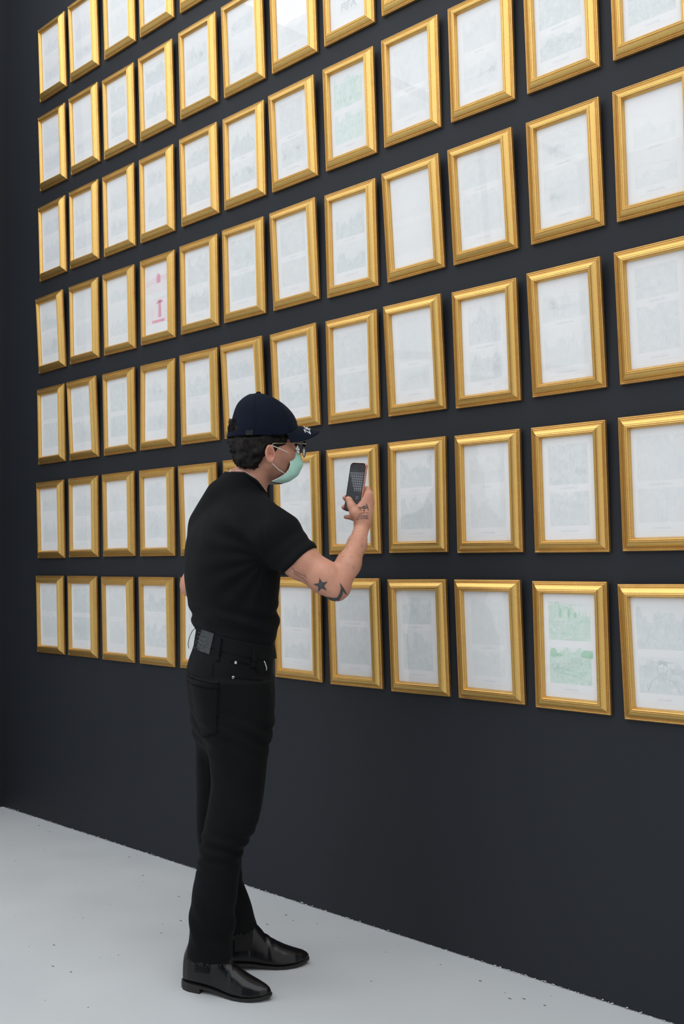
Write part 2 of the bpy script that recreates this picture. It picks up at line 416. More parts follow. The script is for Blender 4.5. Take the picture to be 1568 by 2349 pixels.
JIT = [
[(-8,-10,8,19),(2,-9,-1,24),(1,-4,8,15),(-2,-5,8,29),(0,2,2,14),(1,1,0,18),(2,5,1,16)],
[(-9,-3,3,25),(1,-3,3,23),(-2,0,0,14),(2,-1,-1,15),(1,1,2,30),(1,3,0,10),(-2,5,0,12)],
[(-2,4,4,18),(-1,-9,1,19),(0,-4,2,16),(5,-2,-4,19),(4,1,2,14),(1,4,2,12),(-1,2,-1,15)],
[(-7,6,4,18),(-3,-6,3,19),(-1,-4,2,12),(5,1,-3,11),(0,1,-3,1),(1,2,0,11),(0,2,-2,14)],
[(-1,4,0,18),(1,1,-1,18),(7,0,3,17),(4,3,-2,13),(6,1,-3,18),(1,0,-2,24),(-2,1,-4,5)],
[(0,0,0,18),(2,0,2,23),(1,1,4,10),(-1,4,-4,19),(-2,1,2,34),(0,2,0,18),(0,0,0,18)],
[(0,0,0,18),(1,2,3,18),(-2,0,4,26),(1,3,4,26),(-2,2,14,18),(4,-3,0,16),(4,5,-7,18)],
[(0,0,0,18),(-2,6,2,18),(2,2,-1,23),(3,-3,-2,18),(2,1,2,14),(1,-3,2,16),(1,2,4,17)],
[(0,0,0,18),(-8,12,0,18),(-3,7,-1,18),(2,-1,7,32),(2,-1,-1,36),(-2,-1,0,3),(-2,0,6,13)],
[(0,0,0,18),(0,0,0,18),(-1,6,-2,18),(-2,-1,5,32),(1,-6,-2,24),(-2,-5,-1,11),(-5,1,0,25)],
[(0,0,0,18),(0,0,0,18),(2,5,2,18),(5,0,5,19),(1,-3,1,32),(0,-8,-2,17),(-8,-3,-1,12)],
[(0,0,0,18),(0,0,0,18),(5,6,0,18),(5,0,0,16),(2,-1,3,25),(-1,-7,0,16),(-9,-8,5,27)]
]
U0, DX, DZ, Z0 = .10154, .29494, .48132, 3.91845
ORD = ['first', 'second', 'third', 'fourth', 'fifth', 'sixth', 'seventh', 'eighth', 'ninth', 'tenth', 'eleventh', 'twelfth']
ROWN = ['top row', 'second row from top', 'third row from top', 'middle row', 'third row from bottom', 'second row from bottom', 'bottom row']
SPECIAL = {(7, 2): 'gold frame holding two pale green building prints, high above the phone',
           (10, 6): 'gold frame holding two leaf-green landscape prints, bottom row',
           (3, 3): 'gold frame holding a crimson red tower print',
           (7, 1): 'gold frame whose faint grey page reads FIFA, at the upper edge',
           (8, 3): 'gold frame with a page of small oval portraits',
           (2, 1): 'gold frame with a round seal in its lower print, second row from top',
           (2, 6): 'gold frame with a round seal in its lower print, bottom row',
           (11, 6): 'gold frame with a faint portrait print, cut by the right edge, bottom row',
           (7, 5): 'gold frame straight behind the raised smartphone',
           (5, 1): 'gold frame with glass catching skylight, sixth from left, second row from top',
           (6, 1): 'gold frame with glass catching skylight, seventh from left, second row from top'}
RAIL_POSE = [('rail', ME_RAIL, 0, (0, 0, 0)), ('rail', ME_RAIL, 180, (0, 0, FH)),
             ('stile', ME_STILE, -90, (FW/2, 0, FH/2)), ('stile', ME_STILE, 90, (-FW/2, 0, FH/2))]
RX90 = Matrix.Rotation(math.pi/2, 4, 'X')
for c in range(12):
    for r in range(7):
        ju, jz, jr, jl = JIT[c][r]
        rg = random.Random(c*31+r*7+5)
        cu = U0+c*DX+ju*.001; cz = Z0-r*DZ+jz*.001
        e = link('picture_frame', None)
        e.empty_display_size = .05
        roll, lean = math.radians(jr*.1), math.radians(jl*.1)
        e.matrix_world = (Matrix.Translation((cu, 0, cz)) @ Matrix.Rotation(-roll, 4, 'Y') @ Matrix.Translation((0, -.0022, -FH/2)) @ Matrix.Rotation(lean, 4, 'X'))
        lab = SPECIAL.get((c, r)) or 'gold frame with pale grey prints, %s from left in the %s' % (ORD[c], ROWN[r])
        tag(e, lab, 'picture frame', 'gold picture frames hung in a grid')
        for nm, me, ang, pos in RAIL_POSE:
            o = link(nm, me, None, e)
            o.matrix_local = Matrix.Translation(pos) @ Matrix.Rotation(math.radians(ang), 4, 'Y') @ RX90
        link('backing_board', ME_BOARD, None, e)
        link('glass_pane', ME_GLASS, None, e)
        pr = link('print', ME_PRINT, None, e)
        pr['seed'] = float(c*3.17+r*1.91)
        pr['ink_strength'] = rg.uniform(.24, .62)
        pr['ink'] = (rg.uniform(.58, .62), rg.uniform(.67, .69), rg.uniform(.68, .70))
        pr['layout'] = (rg.uniform(.07, .15), rg.choice((.42, .48, .5, .52, .56, .6)), rg.uniform(.45, 1.2))
        if c < 2 and r < 3: pr['ink'] = (.62, .68, .76)
        D = Ink(); cap = Ink(); inkm = 'ink_grey'
        sp = pr['layout'][1]
        halves = [(.15, sp-.05), (sp+.05, .92)]
        if (c, r) in ((7, 2), (10, 6)):
            inkm = 'ink_green'; pr['ink'] = (.40, .70, .52) if c == 10 else (.48, .76, .62); pr['ink_strength'] = .60 if c == 10 else .42
            pr['layout'] = (.10, .52, .85)
            if c == 10:
                D.stroke([(.1, .925), (.45, .905), (.75, .89)], .01)
                for q, hh in ((.33, .1), (.5, .09), (.62, .06)): D.poly([(q-.012, .775), (q+.012, .775), (q+.03, .775+hh*.35), (q+.024, .775+hh*.7), (q+.004, .775+hh), (q-.018, .775+hh*.75), (q-.03, .775+hh*.35)])
                D.stroke([(.1, .735), (.5, .735), (.95, .74)], .007)
                D.ridge(.12, .9, .33, .012, rg); D.ridge(.12, .9, .27, .010, rg); D.ridge(.12, .9, .62, .004, rg); D.stroke([(.12, .26), (.55, .22), (.93, .15)], .008)
                for q in range(60):
                    uu, vv = rg.uniform(.14, .88), rg.uniform(.29, .40); D.stroke([(uu, vv), (uu+rg.uniform(-.02, .02), vv+rg.uniform(.005, .02))], .010)
                for q in range(30):
                    uu, vv = rg.uniform(.14, .80), rg.uniform(.22, .30); D.stroke([(uu, vv), (uu+rg.uniform(.03, .09), vv+rg.uniform(-.008, .004))], .007)
                for q in range(22):
                    uu, vv = rg.uniform(.12, .80), rg.uniform(.58, .70); D.stroke([(uu, vv), (uu+rg.uniform(.03, .09), vv+rg.uniform(-.004, .004))], .006)
                D.poly([(.12, .39), (.2, .385), (.26, .41), (.24, .45), (.2, .475), (.14, .47), (.11, .43)]); D.poly([(.24, .40), (.33, .395), (.36, .415), (.3, .43), (.25, .425)]); D.poly([(.72, .40), (.93, .395), (.93, .465), (.76, .468), (.7, .43)])
            else:
                D.building(.12, .88, .6, .84, rg); D.building(.3, .5, .6, .8, rg); D.building(.6, .72, .6, .8, rg)
                for q in (.2, .4, .56, .8): D.tree(q, .58, .09, rg)
                D.ridge(.1, .9, .3, .02, rg); D.building(.3, .8, .3, .42, rg)
        elif (c, r) == (3, 3):
            inkm = 'ink_red'; pr['ink'] = (.86, .60, .66); pr['ink_strength'] = .30; pr['layout'] = (.05, .55, .8)
            for q in range(3): D.stroke([(.05, .70+q*.03), (.3, .73+q*.03), (.95, .76+q*.025)], .012)
            D.poly([(.5, .72), (.66, .72), (.66, .82), (.58, .86), (.5, .82)])
            D.poly([(.55, .22), (.68, .22), (.66, .46), (.57, .46)]); D.poly([(.46, .42), (.76, .43), (.7, .47), (.54, .47)])
            D.rect(.3, .15, .82, .19); D.stroke([(.32, .48), (.86, .5)], .01); D.stroke([(.3, .18), (.3, .38)], .01); D.stroke([(.84, .18), (.84, .38)], .01)
        elif (c, r) == (7, 1):
            pr['ink_strength'] = .12; pr['layout'] = (.1, .62, 1.0)
            tc = bpy.data.curves.new('lettering', 'FONT'); tc.body = 'FIFA'; tc.size = .042; tc.align_x = 'CENTER'; tc.offset = .0014
            to = bpy.data.objects.new('lettering', tc); COL.objects.link(to)
            dg = bpy.context.evaluated_depsgraph_get(); tm = bpy.data.meshes.new_from_object(to.evaluated_get(dg)); bpy.data.objects.remove(to)
            o = link('lettering', tm, MAT['ink_logo'], pr); tm.materials.clear(); tm.materials.append(MAT['ink_logo'])
            o.matrix_local = Matrix.Translation((.004, -.0109, MW+.19*OH)) @ RX90
            D.stroke([(.22, .17), (.85, .17)], .008); D.stroke([(.3, .145), (.8, .145)], .006); D.oval(.52, .62, .2, .12, .012)
        elif (c, r) == (8, 3):
            pr['ink_strength'] = .14; pr['layout'] = (.06, .5, 1.2)
            for (uu, vv) in ((.3, .82), (.68, .84), (.24, .52), (.66, .55), (.88, .62), (.2, .2), (.52, .2), (.88, .24)):
                D.oval(uu, vv, .13, .09, .006); D.oval(uu, vv+.015, .06, .045, .005, 12)
                D.stroke([(uu-.1, vv-.05), (uu-.05, vv-.025), (uu+.05, vv-.025), (uu+.1, vv-.05)], .005)
        elif (c, r) in ((2, 1), (2, 6)):
            cc = (.5, .27)
            D.oval(*cc, .26, .13, .012); D.oval(*cc, .20, .10, .006); D.person(.5, .19, .14)
            pr['layout'] = (.16, .5, .9)
        elif (c, r) == (11, 6):
            pr['layout'] = (.08, .5, .8)
            P2 = Ink(); P2.oval(.48, .36, .085, .05, .014); P2.stroke([(.42, .315), (.42, .28), (.3, .25), (.22, .15)], .014); P2.stroke([(.54, .315), (.54, .28), (.68, .25), (.77, .15)], .014); P2.stroke([(.44, .365), (.47, .367)], .012); P2.stroke([(.5, .367), (.53, .365)], .012); P2.stroke([(.46, .33), (.5, .33)], .01); P2.build('ink_dark', pr)
            D.poly([(.385, .37), (.40, .41), (.43, .435), (.48, .445), (.54, .435), (.57, .41), (.58, .37), (.555, .395), (.48, .405), (.41, .395)]); D.rect(.10, .335, .36, .385); D.rect(.62, .315, .92, .365); D.rect(.44, .15, .54, .29)
            D.stroke([(.2, .14), (.24, .24), (.38, .29), (.42, .31)], .008); D.stroke([(.78, .14), (.72, .25), (.6, .29), (.55, .31)], .008)
            D.ridge(.1, .92, .75, .03, rg); D.building(.2, .5, .62, .74, rg)
        elif (c, r) == (11, 5):
            D.stroke([(.3, .75), (.45, .9), (.62, .73)], .006); D.stroke([(.5, .85), (.62, .92), (.8, .72)], .006)
            for q in (.25, .4, .5, .66, .8): D.stroke([(q, .57), (q, .66)], .01)
            D.person(.5, .12, .36, .006); pr['ink_strength'] = .3
        else:
            for (a, b_) in halves:
                kind = rg.choice(('building', 'building', 'ridge', 'trees', 'people', 'mixed', 'mixed'))
                hgt = b_-a
                if kind in ('building', 'mixed'):
                    u = rg.uniform(.15, .3)
                    while u < .8:
                        w_ = rg.uniform(.12, .3); D.building(u, min(u+w_, .88), a+.02, a+hgt*rg.uniform(.4, .8), rg); u += w_+rg.uniform(.02, .1)
                if kind in ('ridge', 'mixed', 'trees'):
                    D.ridge(.12, .88, a+hgt*rg.uniform(.5, .7), .025, rg); D.ridge(.12, .88, a+hgt*.3, .02, rg)
                if kind in ('trees', 'mixed'):
                    for q in range(4): D.tree(rg.uniform(.18, .82), a+.02, rg.uniform(.1, .2), rg)
                if kind == 'people':
                    for q in range(rg.randint(1, 3)): D.person(rg.uniform(.25, .75), a+.01, hgt*rg.uniform(.6, .85), .006, rg)
        D.build(inkm, pr, 'drawing', sp)
        if (c, r) not in ((7, 1), (8, 3)):
            cap.caption(.5, .075, rg.uniform(.2, .42), rg)
            cap.caption(.5, sp-.008, rg.uniform(.2, .42), rg)
            cap.stroke([(.2, .05), (.86, .05)], .003)
            cap.build('ink_dark' if c > 4 else 'ink_grey', pr, 'caption', .3)

# ------------------------------------------------------------------ signed-distance modelling for the figure
F32 = np.float32
def A(*p): return np.array(p if len(p) > 1 else p[0], F32)
def smin(a, b, k):
    h = np.clip(.5+.5*(b-a)/k, 0, 1); return b*(1-h)+a*h-k*h*(1-h)
def smax(a, b, k): return -smin(-a, -b, k)
def cone(P, a, b, ra, rb):
    a = A(a); b = A(b); ab = b-a; d = P-a
    t_ = np.clip((d@ab)/float(ab@ab), 0, 1)
    q = d-t_[:, None]*ab
    return np.sqrt((q*q).sum(1))-(ra+(rb-ra)*t_)
def chain(P, pts, rs, k=.012):
    d = None
    for i in range(len(pts)-1):
        c = cone(P, pts[i], pts[i+1], rs[i], rs[i+1]); d = c if d is None else smin(d, c, k)
    return d
def ellipsoid(P, c, r, R=None):
    q = P-A(c)
    if R is not None: q = q@R
    r = A(r); k0 = np.sqrt(((q/r)**2).sum(1)); k1 = np.sqrt(((q/(r*r))**2).sum(1))+1e-6
    return k0*(k0-1)/k1
def loft(P, rows, ang=0., p=2.2):
    """elliptic sections stacked in z: rows (z, cx, cy, half_forward, half_side); ang = facing direction"""
    R_ = np.array(rows, F32); R_ = R_[np.argsort(R_[:, 0])]
    z = P[:, 2]
    cx, cy, a, b_ = (np.interp(z, R_[:, 0], R_[:, i]).astype(F32) for i in (1, 2, 3, 4))
    ca, sa = math.cos(ang), math.sin(ang)
    dx, dy = P[:, 0]-cx, P[:, 1]-cy
    u = (dx*ca+dy*sa)/a; v_ = (dx*sa-dy*ca)/b_
    k = (np.abs(u)**p+np.abs(v_)**p)**(1/p)
    d = (k-1)*np.minimum(a, b_)
    zl, zh = R_[0, 0], R_[-1, 0]
    return np.maximum(d, np.maximum(zl-z, z-zh))
def smoothrows(rows, n=40):
    R_ = np.array(rows, float); R_ = R_[np.argsort(R_[:, 0])]
    zz = np.linspace(R_[0, 0], R_[-1, 0], n); out_ = [zz]
    ker = np.array([1, 2, 3, 2, 1.])/9
    for i in range(1, R_.shape[1]):
        y = np.interp(zz, R_[:, 0], R_[:, i]); y = np.convolve(np.pad(y, 2, mode='edge'), ker, 'valid'); out_.append(y)
    return np.stack(out_, 1)
_rs = np.random.RandomState(7)
_perm = _rs.rand(64, 64, 64).astype(F32)
def vnoise(P, scale, off=0):
    q = P*F32(scale)+F32(off+100); i = np.floor(q).astype(np.int32); f = q-i; f = f*f*(3-2*f)
    o = 0
    for dx in (0, 1):
        for dy in (0, 1):
            for dz in (0, 1):
                w = (f[:, 0] if dx else 1-f[:, 0])*(f[:, 1] if dy else 1-f[:, 1])*(f[:, 2] if dz else 1-f[:, 2])
                o = o+w*_perm[(i[:, 0]+dx) & 63, (i[:, 1]+dy) & 63, (i[:, 2]+dz) & 63]
    return o-.5
def sdf_mesh(name, f, lo, hi, h):
    B = 8; lo = np.array(lo, float); hi = np.array(hi, float)
    nb = np.ceil((hi-lo)/(h*B)).astype(int); n = nb*B
    V = np.empty(n, F32)
    bi = np.stack(np.meshgrid(*[np.arange(k) for k in nb], indexing='ij'), -1).reshape(-1, 3)
    cen = (lo+(bi*B+B/2-.5)*h).astype(F32)
    dc = f(cen)
    V5 = V.reshape(nb[0], B, nb[1], B, nb[2], B)
    V5[:] = dc.reshape(nb)[:, None, :, None, :, None]
    act = np.abs(dc) < h*B*1.5+.006
    ab = bi[act]
    loc_ = np.stack(np.meshgrid(*[np.arange(B)]*3, indexing='ij'), -1).reshape(-1, 3)
    for s in range(0, len(ab), 1500):
        blk = ab[s:s+1500]
        idx = (blk[:, None, :]*B+loc_[None]).reshape(-1, 3)
        V[idx[:, 0], idx[:, 1], idx[:, 2]] = f((lo+idx*h).astype(F32))
    s = V < 0
    c8 = [s[dx:n[0]-1+dx, dy:n[1]-1+dy, dz:n[2]-1+dz] for dx in (0, 1) for dy in (0, 1) for dz in (0, 1)]
    al = c8[0].copy(); an = c8[0].copy()
    for q in c8[1:]: al &= q; an |= q
    cell = np.argwhere(an & ~al)
    vid = np.full((n[0]-1, n[1]-1, n[2]-1), -1, np.int32); vid[cell[:, 0], cell[:, 1], cell[:, 2]] = np.arange(len(cell))
    corner = np.array([(dx, dy, dz) for dx in (0, 1) for dy in (0, 1) for dz in (0, 1)])
    cvv = np.stack([V[cell[:, 0]+k[0], cell[:, 1]+k[1], cell[:, 2]+k[2]] for k in corner], 1)
    acc = np.zeros((len(cell), 3)); cnt = np.zeros(len(cell))
    for i in range(8):
        for j in range(i+1, 8):
            if abs(corner[i]-corner[j]).sum() != 1: continue
            m_ = (cvv[:, i] < 0) != (cvv[:, j] < 0)
            t_ = cvv[m_, i]/(cvv[m_, i]-cvv[m_, j])
            acc[m_] += corner[i]+t_[:, None]*(corner[j]-corner[i]); cnt[m_] += 1
    verts = lo+(cell+acc/cnt[:, None])*h
    quads = []
    for ax in range(3):
        o1, o2 = [(1, 2), (2, 0), (0, 1)][ax]
        sl0 = [slice(1, -1)]*3; sl1 = [slice(1, -1)]*3
        sl0[ax] = slice(0, -1); sl1[ax] = slice(1, None)
        a_, b_ = s[tuple(sl0)], s[tuple(sl1)]
        e = np.argwhere(a_ != b_)
        inside = a_[e[:, 0], e[:, 1], e[:, 2]]
        base_ = e.copy()
        for q in (o1, o2): base_[:, q] += 1
        def cid(d1, d2):
            c_ = base_.copy(); c_[:, o1] -= d1; c_[:, o2] -= d2; return vid[c_[:, 0], c_[:, 1], c_[:, 2]]
        q4 = np.stack([cid(1, 1), cid(0, 1), cid(0, 0), cid(1, 0)], 1)
        q4[~inside] = q4[~inside][:, ::-1]
        quads.append(q4)
    Q = np.concatenate(quads); Q = Q[(Q >= 0).all(1)]
    me = bpy.data.meshes.new(name)
    me.vertices.add(len(verts)); me.vertices.foreach_set('co', verts.astype(F32).ravel())
    me.loops.add(len(Q)*4); me.loops.foreach_set('vertex_index', Q.astype(np.int32).ravel())
    me.polygons.add(len(Q)); me.polygons.foreach_set('loop_start', np.arange(0, len(Q)*4, 4, dtype=np.int32))
    me.polygons.foreach_set('use_smooth', np.ones(len(Q), bool))
    me.update(); me.validate()
    return me
def inpoly(x, y, poly):
    r = np.zeros(len(x), bool); k = len(poly)
    for i in range(k):
        x0, y0 = poly[i]; x1, y1 = poly[(i+1) % k]
        c = ((y0 > y) != (y1 > y)) & (x < (x1-x0)*(y-y0)/(y1-y0+1e-12)+x0); r ^= c
    return r
def decal(name, f, polys, y0=-.45, lift=.0006, step=.0008, mat=None, parent=None, thick=0.):
    """thin patches lying on the surface f<0, shapes given in the figure's X,Z and laid on along +Y"""
    V0, F0 = [], []
    for poly in polys:
        pa = np.array([(q[0], q[-1]) for q in poly]); lo_, hi_ = pa.min(0), pa.max(0)
        gx = np.arange(lo_[0], hi_[0]+step, step); gz = np.arange(lo_[1], hi_[1]+step, step)
        X, Z = np.meshgrid(gx, gz, indexing='ij')
        ins = inpoly(((X[:-1, :-1]+X[1:, 1:])/2).ravel(), ((Z[:-1, :-1]+Z[1:, 1:])/2).ravel(), pa).reshape(len(gx)-1, len(gz)-1)
        need = np.zeros(X.shape, bool)
        need[:-1, :-1] |= ins; need[1:, :-1] |= ins; need[:-1, 1:] |= ins; need[1:, 1:] |= ins
        ij = np.argwhere(need)
        if not len(ij): continue
        P = np.stack([X[need], np.full(len(ij), y0), Z[need]], 1).astype(F32)
        done = np.zeros(len(P), bool)
        for _ in range(160):
            d = f(P)-lift; P[:, 1] = np.minimum(P[:, 1]+np.where(d > .00015, d*.7, 0), y0+.8)
            if (d < .0002).all(): break
        ok = (P[:, 1] < y0+.75)
        idm = np.full(X.shape, -1); idm[need] = np.where(ok, np.arange(len(ij)), -1)
        b0 = len(V0); V0 += P.tolist()
        fi = np.argwhere(ins)
        for i, j in fi:
            q = (idm[i, j], idm[i+1, j], idm[i+1, j+1], idm[i, j+1])
            if min(q) >= 0:
                yy_ = P[list(q), 1]
                if yy_.max()-yy_.min() < .03: F0.append(tuple(b0+k for k in q))
    used = sorted({i for f_ in F0 for i in f_}); rm = {k: i for i, k in enumerate(used)}
    me = mesh(name, [V0[k] for k in used], [tuple(rm[k] for k in f_) for f_ in F0], True)
    o = link(name, me, mat, parent)
    if thick:
        md = o.modifiers.new('thickness', 'SOLIDIFY'); md.thickness = thick; md.offset = -1
    return o
def ribbon(pts, w):
    """outline polygon of a stroke through pts (x,z)"""
    pts = [np.array((p[0], p[-1])) for p in pts]; l, r = [], []
    ww = w if hasattr(w, '__len__') else [w]*len(pts)
    for i, p in enumerate(pts):
        d = pts[min(i+1, len(pts)-1)]-pts[max(i-1, 0)]; d = d/(np.linalg.norm(d)+1e-9); nn = np.array((-d[1], d[0]))
        l.append(tuple(p+nn*ww[i]/2)); r.append(tuple(p-nn*ww[i]/2))
    return l+r[::-1]

# ------------------------------------------------------------------ figure materials
m, nt, out = new_mat('skin'); b = bsdf(nt, out, (.5, .28, .2), .5, 0, .4)
v = coords(nt)
base = ramp(nt, noise(nt, v, 22, 4), [(.3, (.53, .25, .165)), (.55, (.60, .295, .20)), (.75, (.645, .325, .225))])
st_ = N(nt, 'ShaderNodeAttribute', attribute_name='stubble')
dots = ramp(nt, noise(nt, v, 900, 2), [(.40, (.35, .35, .35)), (.62, (1, 1, 1))])
c_ = mixc(nt, math_n(nt, 'MULTIPLY', st_.outputs['Fac'], dots), base, (.13, .085, .07))
rd = N(nt, 'ShaderNodeAttribute', attribute_name='flush')
c_ = mixc(nt, math_n(nt, 'MULTIPLY', rd.outputs['Fac'], .6), c_, (.62, .24, .19))
nt.links.new(c_, b.inputs['Base Color'])
b.inputs['Subsurface Weight'].default_value = .12; b.inputs['Subsurface Radius'].default_value = (.012, .004, .002); b.inputs['Subsurface Scale'].default_value = .6
bump(nt, noise(nt, v, 300, 3), b, .12, .001)
MAT['skin'] = m
def cloth(name, c0, c1, rough, weave, bs=.25, sheen=0., spec=.08):
    m, nt, out = new_mat(name); b = bsdf(nt, out, c0, rough, 0, spec)
    v = coords(nt)
    nt.links.new(ramp(nt, noise(nt, v, 6, 5), [(.3, c0), (.7, c1)]), b.inputs['Base Color'])
    b.inputs['Sheen Weight'].default_value = sheen
    bump(nt, noise(nt, v, weave, 2), b, bs, .0008)
    return m
MAT['tee'] = cloth('black_jersey', (.0045, .0050, .0060), (.0070, .0076, .0088), .8, 1200, .3, .03)
MAT['denim'] = cloth('black_denim', (.0042, .0046, .0050), (.0075, .0080, .0086), .8, 900, .35, .02)
MAT['stitch'] = simple('dark_stitching', (.0030, .0032, .0035), .9, spec=.05, nscale=300)
MAT['navy'] = cloth('navy_twill', (.0034, .0062, .0145), (.0046, .0085, .020), .75, 900, .3, .02)
MAT['white_thread'] = simple('white_embroidery', (.75, .76, .78), .7, nscale=300, namp=.1)
MAT['hair'] = simple('dark_hair', (.008, .006, .005), .55, spec=.25, nscale=120, namp=.5)
MAT['mask'] = cloth('mint_nonwoven', (.43, .76, .65), (.50, .82, .72), .75, 700, .2)
MAT['mask_in'] = simple('white_nonwoven', (.78, .80, .80), .8, nscale=200, namp=.05)
MAT['elastic'] = simple('white_elastic', (.78, .77, .76), .7, nscale=300, namp=.06)
MAT['leather'] = simple('polished_black_leather', (.006, .0062, .0072), .24, spec=.38, nscale=30, namp=.3, bstr=.12, bscale=260)
MAT['gore'] = cloth('elastic_gore', (.016, .016, .017), (.022, .022, .023), .85, 600, .4)
MAT['sole'] = simple('dark_leather_sole', (.010, .008, .008), .55, nscale=50, namp=.3)
MAT['metal'] = simple('brushed_rivet', (.72, .72, .70), .3, 1.0, nscale=200, namp=.1)
MAT['gunmetal'] = simple('pale_gold_wire', (.70, .60, .45), .25, 1.0, nscale=100)
MAT['tortoise'] = simple('dark_acetate', (.015, .011, .009), .25, spec=.6, nscale=60, namp=.4)
MAT['tattoo'] = simple('tattoo_ink', (.070, .072, .072), .55, spec=.3, nscale=160, namp=.35)
MAT['tattoo_soft'] = simple('faded_tattoo_ink', (.20, .135, .115), .55, spec=.3, nscale=160, namp=.3)
MAT['patch'] = simple('black_leather_patch', (.030, .034, .037), .55, nscale=80, namp=.3, bstr=.2, bscale=500)
MAT['emboss'] = simple('grey_patch_print', (.085, .10, .11), .6, nscale=200, namp=.3)
MAT['eye'] = simple('eye_white', (.7, .68, .66), .2, nscale=90, namp=.05)
MAT['iris'] = simple('brown_iris', (.04, .02, .012), .15, nscale=200)
MAT['chain'] = simple('pale_chain', (.75, .70, .66), .35, .8, nscale=200)
m, nt, out = new_mat('spectacle_lens')
tr = N(nt, 'ShaderNodeBsdfTransparent'); tr.inputs[0].default_value = (.90, .88, .78, 1)
gl = N(nt, 'ShaderNodeBsdfGlossy'); gl.inputs['Roughness'].default_value = .03
mx = N(nt, 'ShaderNodeMixShader'); lw = N(nt, 'ShaderNodeLayerWeight'); lw.inputs[0].default_value = .35
nt.links.new(lw.outputs['Fresnel'], mx.inputs[0]); nt.links.new(tr.outputs[0], mx.inputs[1]); nt.links.new(gl.outputs[0], mx.inputs[2]); nt.links.new(mx.outputs[0], out.inputs[0])
MAT['lens'] = m

# ------------------------------------------------------------------ skeleton (metres; X to his front-right, Y towards the wall side, Z up; origin on the floor under him)
FIG = Matrix.Translation((2.17495, -.60281, 0)) @ Matrix.Rotation(math.radians(42.88876), 4, 'Z')
HT = math.radians(27)                      # the head is turned a little past profile
HC = A(.105, .0, 1.655)                    # centre of the head at eye level
HF = A(math.cos(HT), math.sin(HT), 0); HL = A(math.sin(HT), -math.cos(HT), 0)   # forward; towards his right ear
HR = np.stack([HF, HL, A(0, 0, 1)], 1)
def hd(f, l, z): return HC+HF*f+HL*l+A(0, 0, z)
TA = math.radians(32)                      # torso facing
SH_R, EL_R, WR_R = (0.129, -0.125, 1.3594), (0.3308, -0.165, 1.2187), (0.4178, -0.05, 1.4036)
FA1, FA2 = (0.3723, -0.135, 1.2812), (0.3987, -0.095, 1.3387)
SH_L, EL_L, WR_L = (-.065, .160, 1.415), (-0.1479, 0.16, 1.2141), (-.02, .30, 1.10)
def torso(P, g=0.):
    rows = smoothrows([(.98, .010, .01, .108, .148), (1.025, .010, .01, .112, .150), (1.083, .0125, .01, .113, .149), (1.135, .006, .01, .121, .158),
            (1.18, .002, .01, .128, .168), (1.232, .001, .01, .134, .176), (1.287, .002, .012, .137, .183), (1.34, .004, .015, .134, .188),
            (1.385, .007, .018, .126, .188), (1.42, .012, .02, .112, .178), (1.45, .018, .022, .098, .150), (1.48, .018, .024, .078, .112), (1.52, .026, .026, .058, .070), (1.58, .04, .028, .050, .055)], 60)
    rows[:, 3:] += g
    return loft(P, rows, TA, 2.25)
NECK = [(.030, .022, 1.46), (.052, .018, 1.535), (.085, .012, 1.60)]
def arm_r(P, g=0.):
    e = A(EL_R); s = A(SH_R); w = A(WR_R)
    d = chain(P, [s, s+(e-s)*.45, s+(e-s)*.85, e], [.054+g, .0525+g, .048+g, .043+g], .02)
    bic = ellipsoid(P, s+(e-s)*.5+A(.002, 0, -.002), (.05+g, .05+g, .05+g))
    f1 = chain(P, [e+A(.004, 0, -.004), FA1, FA2, w], [.040+g, .0355+g, .0275+g, .0225+g], .02)
    tip = cone(P, e+A(.006, -.004, -.020), e+A(.016, -.002, -.012), .026+g, .026+g)
    return smin(smin(smin(d, bic, .02), f1, .009), tip, .02)
def arm_l(P, g=0.):
    e = A(EL_L); s = A(SH_L); w = A(WR_L)
    d = chain(P, [s, s+(e-s)*.5, e], [.052+g, .048+g, .037+g], .02)
    f1 = chain(P, [e, e+(w-e)*.3, w], [.037+g, .038+g, .024+g], .02)
    return smin(d, f1, .02)
# smartphone pose
PH_C = A((0.3988, -0.02, 1.5226)); PU = A(.155, 0, .988); PW = A(.660, -.745, -.1035)
PW = PW/np.linalg.norm(PW); PU = PU/np.linalg.norm(PU); PN = np.cross(PW, PU); PHR = np.stack([PW, PU, PN], 1)
def ph(w, u, n): return PH_C+PW*w+PU*u+PN*n
K_I, K_M, K_R, K_P = ph(.043, -.020, -.018), ph(.043, -.042, -.027), ph(.038, -.064, -.032), ph(.030, -.086, -.032)
def fingers(P):
    d = None
    specs = [([K_I, ph(.028, -.004, -.023), ph(-.002, -.002, -.017), ph(-.022, -.006, -.0135)], [.0125, .0112, .0100, .0085]),
             ([K_M, ph(.020, -.022, -.033), ph(-.026, -.032, -.024), ph(-.045, -.036, -.006), ph(-.041, -.036, .004)], [.0125, .0118, .0105, .0090, .0078]),
             ([K_R, ph(.016, -.052, -.036), ph(-.024, -.062, -.026), ph(-.045, -.066, -.006), ph(-.040, -.0665, .004)], [.0120, .0112, .0100, .0086, .0074]),
             ([K_P, ph(.014, -.092, -.028), ph(-.010, -.096, -.018), ph(-.032, -.0965, -.004)], [.0112, .0100, .0088, .0068])]
    for pts, rs in specs:
        c = chain(P, pts, rs, .006); d = c if d is None else np.minimum(d, c)
    return d
TH = [(0.4109, -0.062, 1.4196), (0.3947, -0.066, 1.44), (0.384, -0.064, 1.4607), (0.376, -0.058, 1.4802)]
